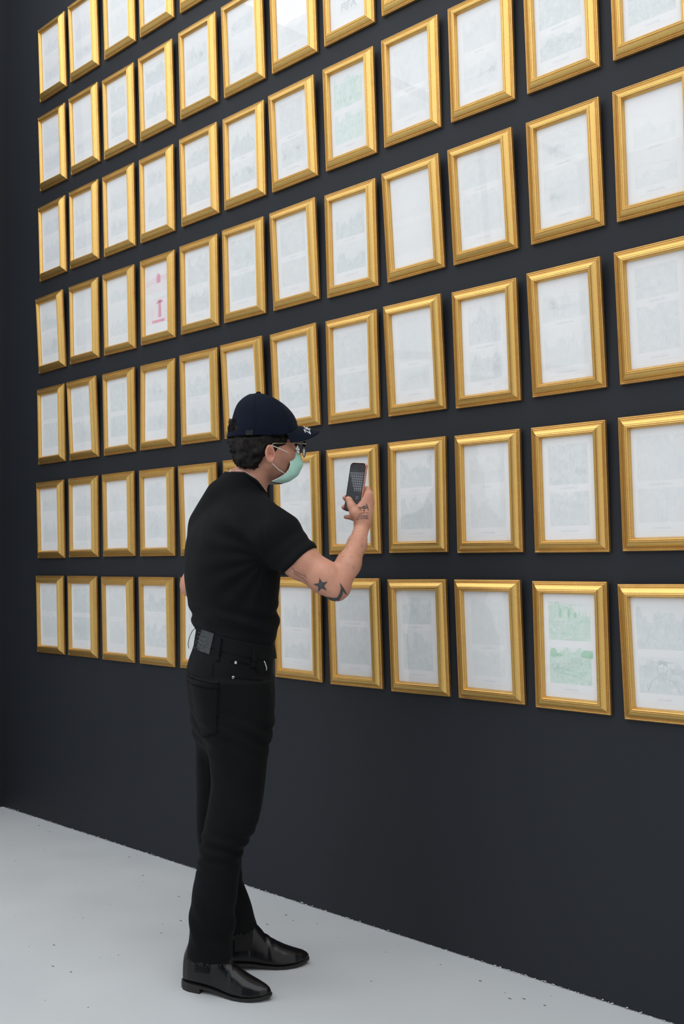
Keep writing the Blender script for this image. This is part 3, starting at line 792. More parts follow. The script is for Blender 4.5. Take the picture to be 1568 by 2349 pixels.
def hand_r(P):
    w = A(WR_R); d = None
    for k, r0, r1 in ((K_I, .020, .0150), (K_M, .021, .0160), (K_R, .021, .0150), (K_P, .019, .0140)):
        c = cone(P, w+A(0, .004, .006), k, r0, r1); d = c if d is None else smin(d, c, .014)
    web = cone(P, A(TH[1])+A(.004, .006, 0), K_I, .0125, .0105)
    th = chain(P, TH, [.0205, .0160, .0118, .0100], .010)
    thtip = cone(P, A(TH[3]), A(TH[3])+A(-.0035, 0, .004), .0098, .0075)
    th = smin(th, thtip, .006)
    d = smin(d, web, .012); d = smin(d, th, .010)
    fg = fingers(P)
    d = smin(d, fg, .005)
    q = (P-PH_C)@PHR                                # keep clear of the handset
    pb = np.maximum(np.maximum(np.abs(q[:, 0])-.0372, np.abs(q[:, 1])-.0785), np.abs(q[:, 2])-.0045)
    return np.maximum(d, -pb+.0004)
def hand_l(P):
    w = A(WR_L); u = A(.30, .22, -.93); u = u/np.linalg.norm(u); s = A(.1, .8, .5); s = s-u*float(s@u); s = s/np.linalg.norm(s); n_ = np.cross(u, s)
    d = None
    for i, ln in enumerate((.072, .08, .075, .058)):
        k = w+u*.085+s*(.030-.020*i)
        c = smin(cone(P, w+u*.01, k, .022, .0145), chain(P, [k, k+u*ln*.5+n_*.012, k+u*ln*.7+n_*.035, k+u*ln*.6+n_*.055], [.0115, .0105, .0095, .008], .004), .006)
        d = c if d is None else smin(d, c, .004)
    th = chain(P, [w+u*.02+s*.02, w+u*.055+s*.048+n_*.01, w+u*.085+s*.050+n_*.022], [.017, .0125, .0095], .008)
    return smin(d, th, .01)
def head(P):
    q = (P-HC)@HR; f, l, z = q[:, 0], q[:, 1], q[:, 2]; al = np.abs(l)
    Q = np.stack([f, al, z], 1)
    d = ellipsoid(Q, (-.004, 0, .048), (.099, .077, .108))
    d = smin(d, ellipsoid(Q, (.035, 0, -.020), (.062, .062, .080)), .03)            # face block
    d = smin(d, cone(Q, (.064, 0, -.090), (.005, .050, -.058), .021, .016), .028)    # jaw
    d = smin(d, ellipsoid(Q, (.070, 0, -.088), (.020, .022, .016)), .02)             # chin
    d = smin(d, ellipsoid(Q, (.062, .043, -.026), (.028, .022, .022)), .018)         # cheekbone
    d = smin(d, cone(Q, (.090, .010, .022), (.082, .045, .022), .012, .010), .015)   # brow
    d = smax(d, -ellipsoid(Q, (.105, .032, .000), (.020, .021, .014)), .012)         # eye socket
    d = smin(d, ellipsoid(Q, (.083, .032, .000), (.014, .0165, .0125)), .004)        # eyelids
    d = smin(d, cone(Q, (.098, 0, .006), (.118, 0, -.034), .0075, .0125), .010)      # nose
    d = smin(d, ellipsoid(Q, (.108, .011, -.038), (.011, .008, .008)), .006)
    d = smin(d, cone(Q, (.097, 0, -.060), (.090, .019, -.062), .007, .004), .006)    # lips
    d = smin(d, cone(Q, (.094, 0, -.070), (.088, .017, -.068), .0075, .004), .006)
    # ears: cupped shells with rim and lobe
    ang_ = .28; ce = A(-.014, .0765, -.030)
    e = Q-ce
    ef = e[:, 0]*math.cos(ang_)+e[:, 2]*math.sin(ang_)*.35; ez = e[:, 2]-.15*e[:, 0]; el = e[:, 1]-.35*np.maximum(-ef, 0)-.2*np.maximum(ez, 0)*.4
    k0 = np.sqrt((ef/.0135)**2+((ez)/(.0240))**2)
    rim = np.sqrt(((k0-1)*.014)**2+(el-.008)**2)-.0034
    plate = np.maximum((k0-1)*.013, np.abs(el-.001)-.0038)
    lobe = ellipsoid(np.stack([ef, el, ez], 1), (.005, .002, -.020), (.007, .005, .008))
    tragus = ellipsoid(np.stack([ef, el, ez], 1), (.011, .003, -.003), (.005, .005, .007))
    ear = smin(smin(smin(rim, plate, .006), lobe, .006), tragus, .004)
    anti = np.sqrt((np.abs(k0-.60)*.014)**2+(el-.006)**2)-.0020
    ear = smin(ear, np.where(ef < .004, anti, 1.), .004)
    ear = smax(ear, -ellipsoid(np.stack([ef, el, ez], 1), (.005, .008, -.003), (.0055, .008, .008)), .004)
    return smin(d, ear, .006)
LEG_R = smoothrows([(.035, -0.0596, -0.1150, 0.0602, 0.0580), (.12, -0.0549, -0.1150, 0.0689, 0.0580), (.21, -0.0486, -0.1150, 0.0683, 0.0580), (.31, -0.0379, -0.1140, 0.0671, 0.0591), (.415, -0.0238, -0.1084, 0.0639, 0.0649),
         (.48, 0.0054, -0.1047, 0.0811, 0.0688), (.555, 0.0235, -0.1006, 0.0819, 0.0730), (.61, 0.0317, -0.0976, 0.0819, 0.0762), (.69, 0.0312, -0.0931, 0.0893, 0.0809), (.78, 0.0270, -0.0881, 0.1008, 0.0861), (.85, 0.0192, -0.0863, 0.1114, 0.0880), (.92, 0.0122, -0.0863, 0.1202, 0.0880)], 60)
LEG_L = smoothrows([(.045, 0.0103, 0.0850, 0.0593, 0.0580), (.12, 0.0106, 0.0850, 0.0636, 0.0580), (.175, -0.0087, 0.0850, 0.0623, 0.0580), (.25, -0.0364, 0.0850, 0.0610, 0.0580), (.30, -0.0434, 0.0850, 0.0638, 0.0580), (.41, -0.0521, 0.0839, 0.0716, 0.0618),
         (.48, -0.0534, 0.0827, 0.0717, 0.0660), (.62, -0.0452, 0.0804, 0.0782, 0.0743), (.75, -0.0364, 0.0780, 0.0882, 0.0827), (.84, -0.0283, 0.0766, 0.1018, 0.0877), (.92, -0.0253, 0.0765, 0.1133, 0.0880)], 60)
HIPS = smoothrows([(.66, -.002, .005, .050, .090), (.70, -.002, .005, .085, .135), (.75, -.002, .005, .110, .162), (.80, -.002, .004, .121, .172), (.86, -.003, .003, .124, .178), (.915, -.009, .002, .127, .182), (.945, -.010, .002, .127, .182),
        (.985, -.004, .004, .122, .176), (1.03, .006, .008, .116, .164), (1.075, .010, .01, .113, .156), (1.12, .010, .01, .113, .154)], 60)
HA = math.radians(26)
def legs(P, g=0.):
    r_, l_ = LEG_R.copy(), LEG_L.copy(); r_[:, 3:] += g; l_[:, 3:] += g
    return np.minimum(loft(P, r_, math.radians(-6), 2.2), loft(P, l_, math.radians(4), 2.2))
def body(P):
    d = torso(P, -.012)
    d = smin(d, chain(P, NECK, [.062, .056, .056], .02), .03)
    hdv = head(P)
    d = smin(d, hdv, .022)
    d = smin(d, arm_r(P), .03); d = smin(d, arm_l(P), .03)
    d = smin(d, hand_r(P), .012); d = smin(d, hand_l(P), .012)
    d = smin(d, loft(P, HIPS-np.array([0, 0, 0, .014, .014]), HA, 2.2), .02)
    d = smin(d, np.maximum(legs(P, -.016), .24-P[:, 2]), .02)
    for kn_, an_ in (((-.045, -.112, .26), (-.070, -.096, .05)), ((-.034, .085, .26), (.014, .070, .05))):
        d = smin(d, cone(P, kn_, an_, .036, .026), .02)
    return d
me = sdf_mesh('person', body, (-.30, -.36, .03), (.60, .50, 1.84), .0034)
co = np.empty(len(me.vertices)*3, F32); me.vertices.foreach_get('co', co); co = co.reshape(-1, 3)
q = (co-HC)@HR
stub = np.clip((q[:, 0]+.012)/.02, 0, 1)*np.clip((.0-q[:, 2]-.012+.25*(q[:, 0]-.05))/.02, 0, 1)*np.clip((q[:, 2]+.135)/.03, 0, 1)*(co[:, 2] > 1.5)*np.clip(1.2-np.abs(q[:, 0]-.05)*4, 0, 1)
at_ = me.attributes.new('stubble', 'FLOAT', 'POINT'); at_.data.foreach_set('value', (stub*.55).astype(F32))
fl_ = np.clip(1-np.linalg.norm(co-A(EL_R)-A(.015, 0, -.02), axis=1)/.05, 0, 1)+np.clip(1-np.abs(q[:, 0]+.004)/.03, 0, 1)*(np.abs(q[:, 1]) > .07)*(np.abs(q[:, 2]+.03) < .04)+.8*np.clip(1-np.linalg.norm(co-ph(-.04, -.06, 0), axis=1)/.04, 0, 1)
at_ = me.attributes.new('flush', 'FLOAT', 'POINT'); at_.data.foreach_set('value', np.clip(fl_, 0, 1).astype(F32))
person = link('person', me, MAT['skin']); person.matrix_world = FIG
tag(person, 'person in navy cap, mint face mask and black clothes, raising a smartphone to the wall', 'person')

# fine dark hair on the forearm
nrm_ = np.empty(len(me.vertices)*3, F32); me.vertices.foreach_get('normal', nrm_); nrm_ = nrm_.reshape(-1, 3)
da_ = cone(co, FA1, FA2, 0, 0); sel = np.where(da_ < .047)[0]
rr_ = random.Random(21); v0, f0 = [], []
axf = Vector((A(WR_R)-A(EL_R)).tolist()).normalized()
for k in range(300):
    i = int(sel[rr_.randrange(len(sel))]); p = Vector(co[i].tolist()); n_ = Vector(nrm_[i].tolist())
    t0 = (axf*rr_.uniform(-.5, .3)+Vector((rr_.uniform(.3, 1.0), rr_.uniform(-.4, .4), rr_.uniform(-.9, -.1)))); t0 = (t0-n_*t0.dot(n_)).normalized(); ln = rr_.uniform(.006, .014)
    pts = [p-n_*.0004, p+(t0+n_*.25)*ln*.4, p+(t0+n_*.12)*ln*.75, p+t0*ln]
    tube_vf(pts, [.00014, .00014, .00012, .00008], 3, False, v0, f0)
MAT['arm_hair'] = simple('forearm_hair', (.17, .085, .055), .6, spec=.2, nscale=100)
tag(link('forearm_hair', mesh('forearm_hair', v0, f0), MAT['arm_hair'], person), kind='stuff')

# ---- T-shirt
HEM_C = A((0.2216, -0.148, 1.2879)); HEM_D = A(.64, -.13, -.76); HEM_D = HEM_D/np.linalg.norm(HEM_D)
CX_ = [-.30, -.06, -.010, .047, .086, .111, .15, .4]; CZ_ = [1.62, 1.60, 1.577, 1.569, 1.545, 1.511, 1.466, 1.30]
def collar_d(P): return (P[:, 2]-np.interp(P[:, 0], CX_, CZ_))*.85
def tshirt(P):
    s = A(SH_R); e = A(EL_R)
    wr = .0045*np.sin((P[:, 0]*38+P[:, 2]*52)+4*vnoise(P, 9))*np.clip(vnoise(P, 5, 3)*3, 0, 1)
    d = torso(P, .004)
    yoke = chain(P, [(.010, .022, 1.44), (.040, .02, 1.52), (.060, .016, 1.575)], [.080, .0655, .063], .03)
    d = smin(d, yoke, .03)
    d = smin(d, cone(P, (-0.0279, 0.03, 1.4979), (-0.0854, 0.1, 1.4153), .060, .064), .03)
    ax = HEM_C-s*1
    sl = cone(P, s+A(-.012, .012, -.002), HEM_C+HEM_D*.02, .057, .0575)
    sl = smin(sl, cone(P, (.06, -.03, 1.455), s+A(-.004, .004, .008), .055, .055), .03)
    along = (P-HEM_C)@HEM_D
    fold = .003*np.sin(along*150+3*vnoise(P, 14))*np.clip(1+along/.10, 0, 1)
    sl = smin(sl, cone(P, (.035, -.03, 1.43), (0.1689, -0.12, 1.3885), .056, .050), .03)
    sl = smin(sl, cone(P, (0.1689, -0.12, 1.3885), (0.2283, -0.145, 1.3209), .050, .041), .03)
    sl = smin(sl, cone(P, (0.0806, -0.04, 1.4469), (0.1436, -0.1, 1.4164), .055, .055), .02)
    sl = smin(sl, smin(arm_r(P, .0045), cone(P, (.05, -.02, 1.43), s, .06, .06), .03), .012)+fold*.6
    sl = np.maximum(sl, along)
    sll = np.maximum(np.minimum(arm_l(P, .0065), cone(P, A(SH_L)+A(.015, -.02, 0), A(SH_L)+(A(EL_L)-A(SH_L))*.62, .058, .054)), (P-(A(SH_L)+(A(EL_L)-A(SH_L))*.62))@((A(EL_L)-A(SH_L))/np.linalg.norm(A(EL_L)-A(SH_L))))
    d = smin(d, sl, .022); d = smin(d, sll, .03)
    # drag folds from the raised arm across the back, bunching above the waist
    arm_pit = A(.13, -.14, 1.30)
    r_ = np.linalg.norm(P-arm_pit, axis=1); th = np.arctan2(P[:, 2]-arm_pit[2], P[:, 0]-arm_pit[0])
    d = d+.0024*np.sin(th*15+3.5*vnoise(P, 7))*np.exp(-((r_-.12)/.09)**2)*(P[:, 0] < .13)
    wz = np.exp(-((P[:, 2]-1.11)/.045)**2)
    d = d+wz*(.005*np.sin(P[:, 2]*110+P[:, 0]*26+5*vnoise(P, 8))-.003)
    d = d+wr*1.1+.0016*vnoise(P, 16)
    d = smax(d, collar_d(P), .004)
    d = np.maximum(d, (1.0-.1*P[:, 0])-P[:, 2])
    inner = smin(arm_r(P, .004), torso(P, -.006), .02)
    d = np.maximum(d, -np.maximum(cone(P, s, e, .0555, .0555), -(along+.035)))
    nk = chain(P, NECK, [.0625, .0575, .060], .02)-.001
    d = np.maximum(d, -np.maximum(nk, -(collar_d(P)+.02)))
    return d
tee = link('t_shirt', sdf_mesh('t_shirt', tshirt, (-.26, -.30, .95), (.34, .34, 1.64), .0036), MAT['tee'], person)
tag(tee, 'plain black short-sleeved T-shirt')
# ribbed collar and thin chain follow the neck opening
def neck_ring(off, r, z_up, n=64):
    pts = []
    ax = (A(NECK[2])-A(NECK[0])); ax = ax/np.linalg.norm(ax)
    for i in range(n):
        a = 2*math.pi*i/n
        rad = A(math.cos(a), math.sin(a), 0)
        lo_, hi_ = .02, .12
        base_p = A(.046, .020, 1.54)
        for _ in range(24):
            mid = (lo_+hi_)/2; p = base_p+rad*mid
            p[2] = float(np.interp(p[0], CX_, CZ_))+z_up
            if chain(p[None].astype(F32), NECK, [.0625, .0575, .060], .02)[0] < off: lo_ = mid
            else: hi_ = mid
        pts.append(tuple(p))
    return pts
v_, f_ = tube_vf(neck_ring(.0045, 0, -.003), .0052, 8, True)
link('collar', mesh('collar', v_, f_, True), MAT['tee'], tee)
v_, f_ = tube_vf(neck_ring(.0016, 0, .006), .0013, 6, True)
tag(link('necklace', mesh('necklace', v_, f_, True), MAT['chain'], person), 'thin pale neck chain at the shirt collar')

# ---- jeans
WB_N = A(.235, 0, 1.0); WB_N = WB_N/np.linalg.norm(WB_N); WB_P = A(-.115, 0, 1.086)
def hips(P, g=0.):
    return loft(P, HIPS+np.array([0, 0, 0, g, g]), HA, 2.2)
def hem_cut(P):
    zr = .102-.10*(P[:, 0]-.0)*.35+.004*vnoise(P, 60)+.06*np.maximum(P[:, 1]*0, 0)
    zl = .128+.18*(P[:, 0]-.10)+.004*vnoise(P, 60)
    return np.where(P[:, 1] < .0, zr, zl)-P[:, 2]
def jeans(P):
    d = smin(hips(P), legs(P), .03)
    z = P[:, 2]
    kn = np.exp(-((z-.43)/.05)**2)*(P[:, 1] < .02)
    d = d+kn*.004*np.sin(z*150+P[:, 0]*40+4*vnoise(P, 10))
    an_ = np.exp(-((z-.19)/.07)**2)
    d = d+an_*.0034*np.sin(z*80+P[:, 0]*34+9*vnoise(P, 9))
    se = np.exp(-((z-.76)/.05)**2)
    d = d+se*.0035*np.sin((z+P[:, 0]*.5)*120+4*vnoise(P, 9))
    d = d+.0040*vnoise(P, 11)+.0018*vnoise(P, 28)
    d = np.maximum(d, (P-WB_P)@WB_N+.003)
    d = np.maximum(d, hem_cut(P))
    inner = legs(P, -.010)
    return np.maximum(d, -np.maximum(inner, P[:, 2]-.16))
jn = link('jeans', sdf_mesh('jeans', jeans, (-.22, -.30, .03), (.22, .30, 1.16), .0038), MAT['denim'], person)
tag(jn, 'straight black jeans with frayed raw hems')
def wband(P):
    s_ = (P-WB_P)@WB_N
    return np.maximum(np.maximum(hips(P, .0022), s_-.001), -.042-s_)
link('waistband', sdf_mesh('waistband', wband, (-.20, -.26, .93), (.22, .26, 1.16), .003), MAT['denim'], jn)
def jsurf(P): return np.minimum(jeans(P), wband(P))
decal('leather_patch', jsurf, [[(-0.0846, -0.1, 1.0875), (-0.0391, -0.1, 1.079), (-0.0553, -0.1, 1.0087), (-0.1061, -0.1, 1.0224)]], lift=.0022, step=.0010, mat=MAT['patch'], parent=jn, thick=.0018)
pk = []
for row, (xa, xb) in enumerate(((461, 489), (459, 488), (456, 486), (452, 483), (449, 481))):
    y_ = 1449+row*9.2
    for k in range(5):
        t0 = k/5; xx = xa+(xb-xa)*t0
        if (row*3+k) % 4 != 1: pk.append((xx, y_+t0*5, xx+(xb-xa)*.15, y_+t0*5+1))
PKC = lambda x, y: (float((x-530)/743.+.0-.0065), 1.2880+(1288-y)/743.)
decal('patch_print', jsurf, [ribbon([PKC(a, b_), PKC(c, d)], .0022) for a, b_, c, d in pk]+[ribbon([PKC(463+10*math.cos(t_), 1469+7*math.sin(t_)) for t_ in np.linspace(.3, 2.9, 6)], .0018), ribbon([PKC(475+8*math.cos(t_), 1468+6*math.sin(t_)) for t_ in np.linspace(0, 6, 9)], .0018)],
      lift=.0036, step=.0011, mat=MAT['emboss'], parent=jn)
for (x0, y0_, x1, y1_) in ((519, 1457, 514, 1506), (601, 1478, 597, 1522)):
    a = PKC(x0, y0_); c = PKC(x1, y1_)
    decal('belt_loop', jsurf, [ribbon([a, c], .0125)], lift=.0042, step=.0022, mat=MAT['denim'], parent=jn, thick=.003)
decal('back_pocket', jsurf, [[PKC(431, 1544), PKC(523, 1551), PKC(517, 1668), PKC(474, 1684), PKC(440, 1640)]], lift=.0013, step=.003, mat=MAT['denim'], parent=jn, thick=.0012)
st2 = [[(431, 1550), (522, 1557)], [(431, 1562), (521, 1569)], [(520, 1551), (514, 1666), (474, 1681), (442, 1638)], [(487, 1690), (476, 1688), (468, 1690)],
       [(545, 1508), (575, 1512), (598, 1520), (606, 1535)], [(545, 1543), (580, 1546), (615, 1552)], [(505, 1512), (505, 1545)]]
decal('stitching', jsurf, [ribbon([PKC(*p) for p in s_], .0016) for s_ in st2], lift=.0019, step=.0013, mat=MAT['stitch'], parent=jn)
def disc(name, c, r, t_, mat, parent, n=20):
    v0 = []
    for (rr, yy) in ((0, -t_*1.1), (r*.35, -t_*.6), (r*.45, -t_*1.1), (r*.85, -t_), (r, -t_*.3), (r, 0)):
        for k in range(n): v0.append((c[0]+rr*math.cos(2*math.pi*k/n), c[1]+yy, c[2]+rr*math.sin(2*math.pi*k/n)))
    f0 = [(i*n+k, i*n+(k+1) % n, (i+1)*n+(k+1) % n, (i+1)*n+k) for i in range(5) for k in range(n)]
    return link(name, mesh(name, v0, f0, True), mat, parent)
def drop(x, z, f, y0=-.4):
    P = A(x, y0, z)[None]
    for _ in range(200): P[:, 1] += f(P)*.6
    return P[0]
for (x_, y_) in ((558, 1511), (553, 1543)):
    x0, z0_ = PKC(x_, y_); p = drop(x0, z0_, jsurf); tag(disc('rivet', p, .0046, .002, MAT['metal'], jn), 'round silver rivet')
# frayed threads at the hems and a pulled drawcord loop at the back waist
v0, f0 = [], []
rr_ = random.Random(3)
for k in range(150):
    a = rr_.uniform(0, 6.28); sgn = k % 2
    rows_ = LEG_R if sgn else LEG_L
    z_ = .10 if sgn else .135
    cx, cy, ha_, hb_ = (np.interp(z_, rows_[:, 0], rows_[:, i]) for i in (1, 2, 3, 4))
    p = np.array((cx+ha_*math.cos(a), cy-hb_*abs(math.sin(a)), 0))
    zc = float(hem_cut(np.array([[p[0], p[1], 0]], F32))[0]); ln = rr_.uniform(.004, .014)
    pts = [(p[0], p[1], zc+.004)]
    for s_ in range(3): pts.append((pts[-1][0]+rr_.uniform(-.004, .004), pts[-1][1]+rr_.uniform(-.003, .001), pts[-1][2]-ln/3))
    tube_vf(pts, .0005, 3, False, v0, f0)
MAT['fray'] = simple('frayed_thread', (.035, .036, .038), .9, nscale=200, namp=.5)
tag(link('frayed_hem', mesh('frayed_hem', v0, f0), MAT['fray'], jn), kind='stuff')
lp = [(-0.107, -0.02, 1.0864), (-0.1208, -0.02, 1.0742), (-0.1304, -0.02, 1.0538), (-0.1346, -0.02, 1.032), (-0.1303, -0.03, 1.0205)]
v_, f_ = tube_vf(lp, .0011, 6); link('cord_loop', mesh('cord_loop', v_, f_, True), MAT['stitch'], jn)
v_, f_ = tube_vf([(0.1261, 0, 1.0156), (0.1344, -0, 1.0114), (0.1274, -0, 1.0018)], .003, 6); link('fly_button', mesh('fly_button', v_, f_, True), MAT['denim'], jn)
v_, f_ = tube_vf([(0.1107, -0.12, 0.9905), (0.1159, -0.12, 0.9799), (0.1199, -0.12, 0.9667), (0.1185, -0.12, 0.9575)], .0022, 6); 
tag(link('key_ring', mesh('key_ring', v_, f_, True), MAT['metal'], jn), 'small silver clip hanging at the front pocket')

# ---- boots
def boot(name, heel, ang, label):
    H0 = A(heel[0], heel[1], 0); ca, sa = math.cos(ang), math.sin(ang)
    S_ = [0, .008, .03, .07, .11, .15, .185, .215, .245, .27, .284, .290]
    Wd = [.010, .022, .0315, .0345, .0335, .0375, .0435, .0440, .0385, .0265, .0145, .004]
    Tp = [.075, .11, .16, .17, .150, .102, .077, .062, .051, .043, .036, .029]
    Bt = [.025, .0245, .024, .0225, .0185, .0125, .0095, .0095, .0115, .0150, .0180, .0195]
    def f(P):
        dx, dy = P[:, 0]-H0[0], P[:, 1]-H0[1]
        s = dx*ca+dy*sa; t_ = -dx*sa+dy*ca; z = P[:, 2]
        w = np.interp(s, S_, Wd); tp = np.interp(s, S_, Tp); bt = np.interp(s, S_, Bt)
        rel = np.clip((z-bt)/(tp-bt), 0, 1)
        ww = w*(1-.30*rel**1.5*(s > .1)-.12*rel)
        zc = (tp+bt)/2; hz = (tp-bt)/2
        up_ = z > zc
        k = np.where(up_, (np.abs(t_/ww)**2.5+np.abs((z-zc)/hz)**2.6)**(1/2.5), (np.abs(t_/ww)**4+np.abs((z-zc)/hz)**9)**(1/4.5))
        d = (k-1)*np.minimum(ww, hz)
        d = np.maximum(d, np.maximum(-s, s-.291))
        cr = np.exp(-((s-.165)/.02)**2)*np.clip(rel*1.5, 0, 1)
        return (d+cr*.0007*np.sin(s*260+t_*70+3*vnoise(P, 25))+.0008*vnoise(P, 40)).astype(F32)
    lo_ = np.minimum(H0[:2], H0[:2]+np.array((ca, sa))*.29)-.07; hi_ = np.maximum(H0[:2], H0[:2]+np.array((ca, sa))*.29)+.07
    o = link(name, sdf_mesh(name, f, (lo_[0], lo_[1], -.01), (hi_[0], hi_[1], .19), .0026), MAT['leather'], person)
    tag(o, label)
    def outline(s0, s1, n, grow):
        pts = []
        ss = np.linspace(s0, s1, n)
        for sg in (1, -1):
            for s in (ss if sg > 0 else ss[::-1]):
                w = np.interp(s, S_, Wd)*.97+grow
                pts.append((s, sg*w))
        return pts
    def slab(nm, s0, s1, zlo, zhi, grow, n=26):
        pts = outline(s0, s1, n, grow); k = len(pts); v0 = []
        for (zf_, gr) in ((zlo, 1), (zhi, 1)):
            for s, t_ in pts:
                v0.append((H0[0]+s*ca-t_*sa, H0[1]+s*sa+t_*ca, zf_(s)))
        f0 = [(i, (i+1) % k, k+(i+1) % k, k+i) for i in range(k)]
        for i in range(n-1):
            j = 2*n-1-i
            f0.append((i+1, i, j, j-1)); f0.append((k+i, k+i+1, k+j-1, k+j))
        me_ = mesh(nm, v0, f0); return link(nm, me_, MAT['sole'], o)
    bz = lambda s: float(np.interp(s, S_, Bt))
    slab('sole', -.002, .2925, lambda s: max(bz(s)-.0070, .0), lambda s: bz(s)+.0012, .0020, 40)
    slab('heel', -.003, .072, lambda s: .0, lambda s: bz(s)-.005, .0018, 16)
    # elastic side panel and pull seam on the side that shows
    gx = [(.055, .062), (.105, .062), (.112, .105), (.108, .165), (.060, .165), (.052, .11)]
    v0 = []
    poly = [(H0[0]+s*ca+.034*sa, z) for s, z in gx]
    decal('elastic_gore', f, [poly], y0=float(H0[1]-.28), lift=.0005, step=.0012, mat=MAT['gore'], parent=o)
    return o
boot('boot', (-.140, -.068), math.radians(-21), 'polished black leather boot on the nearer foot')
boot('boot', (-.055, .060), math.radians(7), 'polished black leather boot on the farther foot')

# ---- hair
def hair(P):
    q = (P-HC)@HR; f, l, z = q[:, 0], q[:, 1], q[:, 2]; al = np.abs(l)
    Q = np.stack([f, al, z], 1)
    d = ellipsoid(Q, (-.004, 0, .048), (.099, .077, .108))-np.interp(f, [-.03, .0, .03], [.014, .010, .0045])*np.interp(z, [.018, .034], [1., .25])
    d = smin(d, ellipsoid(Q, (-.050, 0, -.010), (.052, .060, .062)), .03)
    d = d-.008*vnoise(P, 70)-.009*vnoise(P, 38, 5)
    front = f-np.interp(z, [-.09, -.065, -.045, -.034, -.030, -.010, .010, .025, .06], [-.052, -.036, -.026, -.022, .036, .044, .052, .075, .085])
    front = front+.012*vnoise(P, 90)
    low = (-.083+.25*np.maximum(al-.03, 0)+.010*vnoise(P, 60, 2))-z
    d = smax(d, -ellipsoid(Q, (-.014, .085, -.030), (.019, .03, .029)), .006)
    d = smax(d, front, .006); d = smax(d, low, .006)
    d = np.maximum(d, z-np.where(f < -.06, .10, .050))
    return d
hr = link('hair', sdf_mesh('hair', hair, (-.06, -.14, 1.54), (.22, .16, 1.78), .0024), MAT['hair'], person)
tag(hr, 'short wavy dark brown hair under the cap')
v0, f0 = [], []
rr_ = random.Random(11); hv = np.empty(len(hr.data.vertices)*3, F32); hr.data.vertices.foreach_get('co', hv); hv = hv.reshape(-1, 3)
hn = np.empty(len(hr.data.vertices)*3, F32); hr.data.vertices.foreach_get('normal', hn); hn = hn.reshape(-1, 3)
qh = (hv-HC)@HR
sel = np.where((qh[:, 2] < .025) & ((qh[:, 0] < -.03) | (qh[:, 2] > -.004)))[0]
for k in range(3200):
    i = int(sel[rr_.randrange(len(sel))]); p = Vector(hv[i].tolist()); n_ = Vector(hn[i].tolist())
    tdir = Vector((rr_.uniform(-.5, .9), rr_.uniform(-.5, .5), -1)).normalized(); tdir = (tdir-n_*tdir.dot(n_)*.8).normalized()
    ln = rr_.uniform(.008, .017); cur = Vector((rr_.uniform(-1, 1), rr_.uniform(-1, 1), rr_.uniform(-1, 1)))*.35
    pts = [p-n_*.002]
    dcur = (tdir+n_*.18).normalized()
    for s_ in range(4): pts.append(pts[-1]+dcur*ln/4); dcur = (dcur+cur*.5-n_*.22).normalized()
    tube_vf(pts, [.0006, .0008, .0007, .0005, .0002], 3, False, v0, f0)
for k in range(40):      # curl escaping through the opening at the back of the cap
    a = rr_.uniform(-.9, .9); p = Vector((hd(-.098, .012*a*2, .068+rr_.uniform(-.014, .018))).tolist()); pts = [p]
    ph_ = rr_.uniform(0, 6.28); rad = rr_.uniform(.004, .009)
    for s_ in range(7):
        an = ph_+s_*.7; pts.append(Vector((p+Vector((-HF*F32(.004+.006*math.sin(s_*.5))).tolist())))+Vector((rad*math.cos(an), 0, -.0042*s_+rad*math.sin(an))))
    tube_vf(pts, [.0012]*5+[.0009, .0007, .0004], 4, False, v0, f0)
tag(link('hair_locks', mesh('hair_locks', v0, f0, True), MAT['hair'], hr), kind='stuff')

# ---- eyes and brows
for sg in (1, -1):
    c = hd(.0835, .032*sg, .0); v0, f0 = [], []
    for i in range(9):
        for j in range(16):
            th, pp = math.pi*i/8, 2*math.pi*j/16
            v0.append(tuple(c+A(math.sin(th)*math.cos(pp), math.sin(th)*math.sin(pp), math.cos(th))*.0122))
    f0 = [(i*16+j, (i+1)*16+j, (i+1)*16+(j+1) % 16, i*16+(j+1) % 16) for i in range(8) for j in range(16)]
    ey = link('eye', mesh('eye', v0, f0, True), MAT['eye'], person)
    ic = c+HF*F32(.0118); v0 = [tuple(ic+HF*F32(.0012))]
    for j in range(16): v0.append(tuple(ic+(HL*math.cos(j*math.pi/8)+A(0, 0, 1)*math.sin(j*math.pi/8)).astype(F32)*F32(.0055)))
    link('iris', mesh('iris', v0, [(0, 1+j, 1+(j+1) % 16) for j in range(16)], True), MAT['iris'], ey)
    pts = [tuple(hd(.1035, .014*sg, .021)), tuple(hd(.1015, .026*sg, .0265)), tuple(hd(.094, .040*sg, .027)), tuple(hd(.083, .051*sg, .0215))]
    v_, f_ = tube_vf(pts, [.0036, .0046, .0042, .002], 8); link('eyebrow', mesh('eyebrow', v_, f_, True), MAT['hair'], person)

# ---- face mask
rows_ = [(.110, -.013, .046, .078, -.020), (.124, -.024, .0505, .074, -.030), (.131, -.038, .0545, .068, -.043), (.131, -.054, .0560, .069, -.057), (.124, -.072, .0555, .064, -.073),
         (.113, -.088, .0550, .052, -.088), (.098, -.101, .055, .032, -.100), (.080, -.110, .053, .017, -.108), (.062, -.115, .047, .009, -.112)]
mv, mf = [], []; nu = 25
for ri, (fc, zc_, ls, fs, zs) in enumerate(rows_):
    for j in range(nu):
        t_ = -1+2*j/(nu-1); a = abs(t_)
        f_c = fc+(fs-fc)*(a**1.9); l_ = ls*math.copysign(math.sin(a*math.pi/2)**.92, t_); z_c = zc_+(zs-zc_)*a**2
        pl = (.0052 if ri % 2 else -.0020)*(1-a**4)*(0 < ri < len(rows_)-1)
        mv.append(tuple(hd(f_c+pl, l_, z_c)))
mf = [(i*nu+j, i*nu+j+1, (i+1)*nu+j+1, (i+1)*nu+j) for i in range(len(rows_)-1) for j in range(nu-1)]
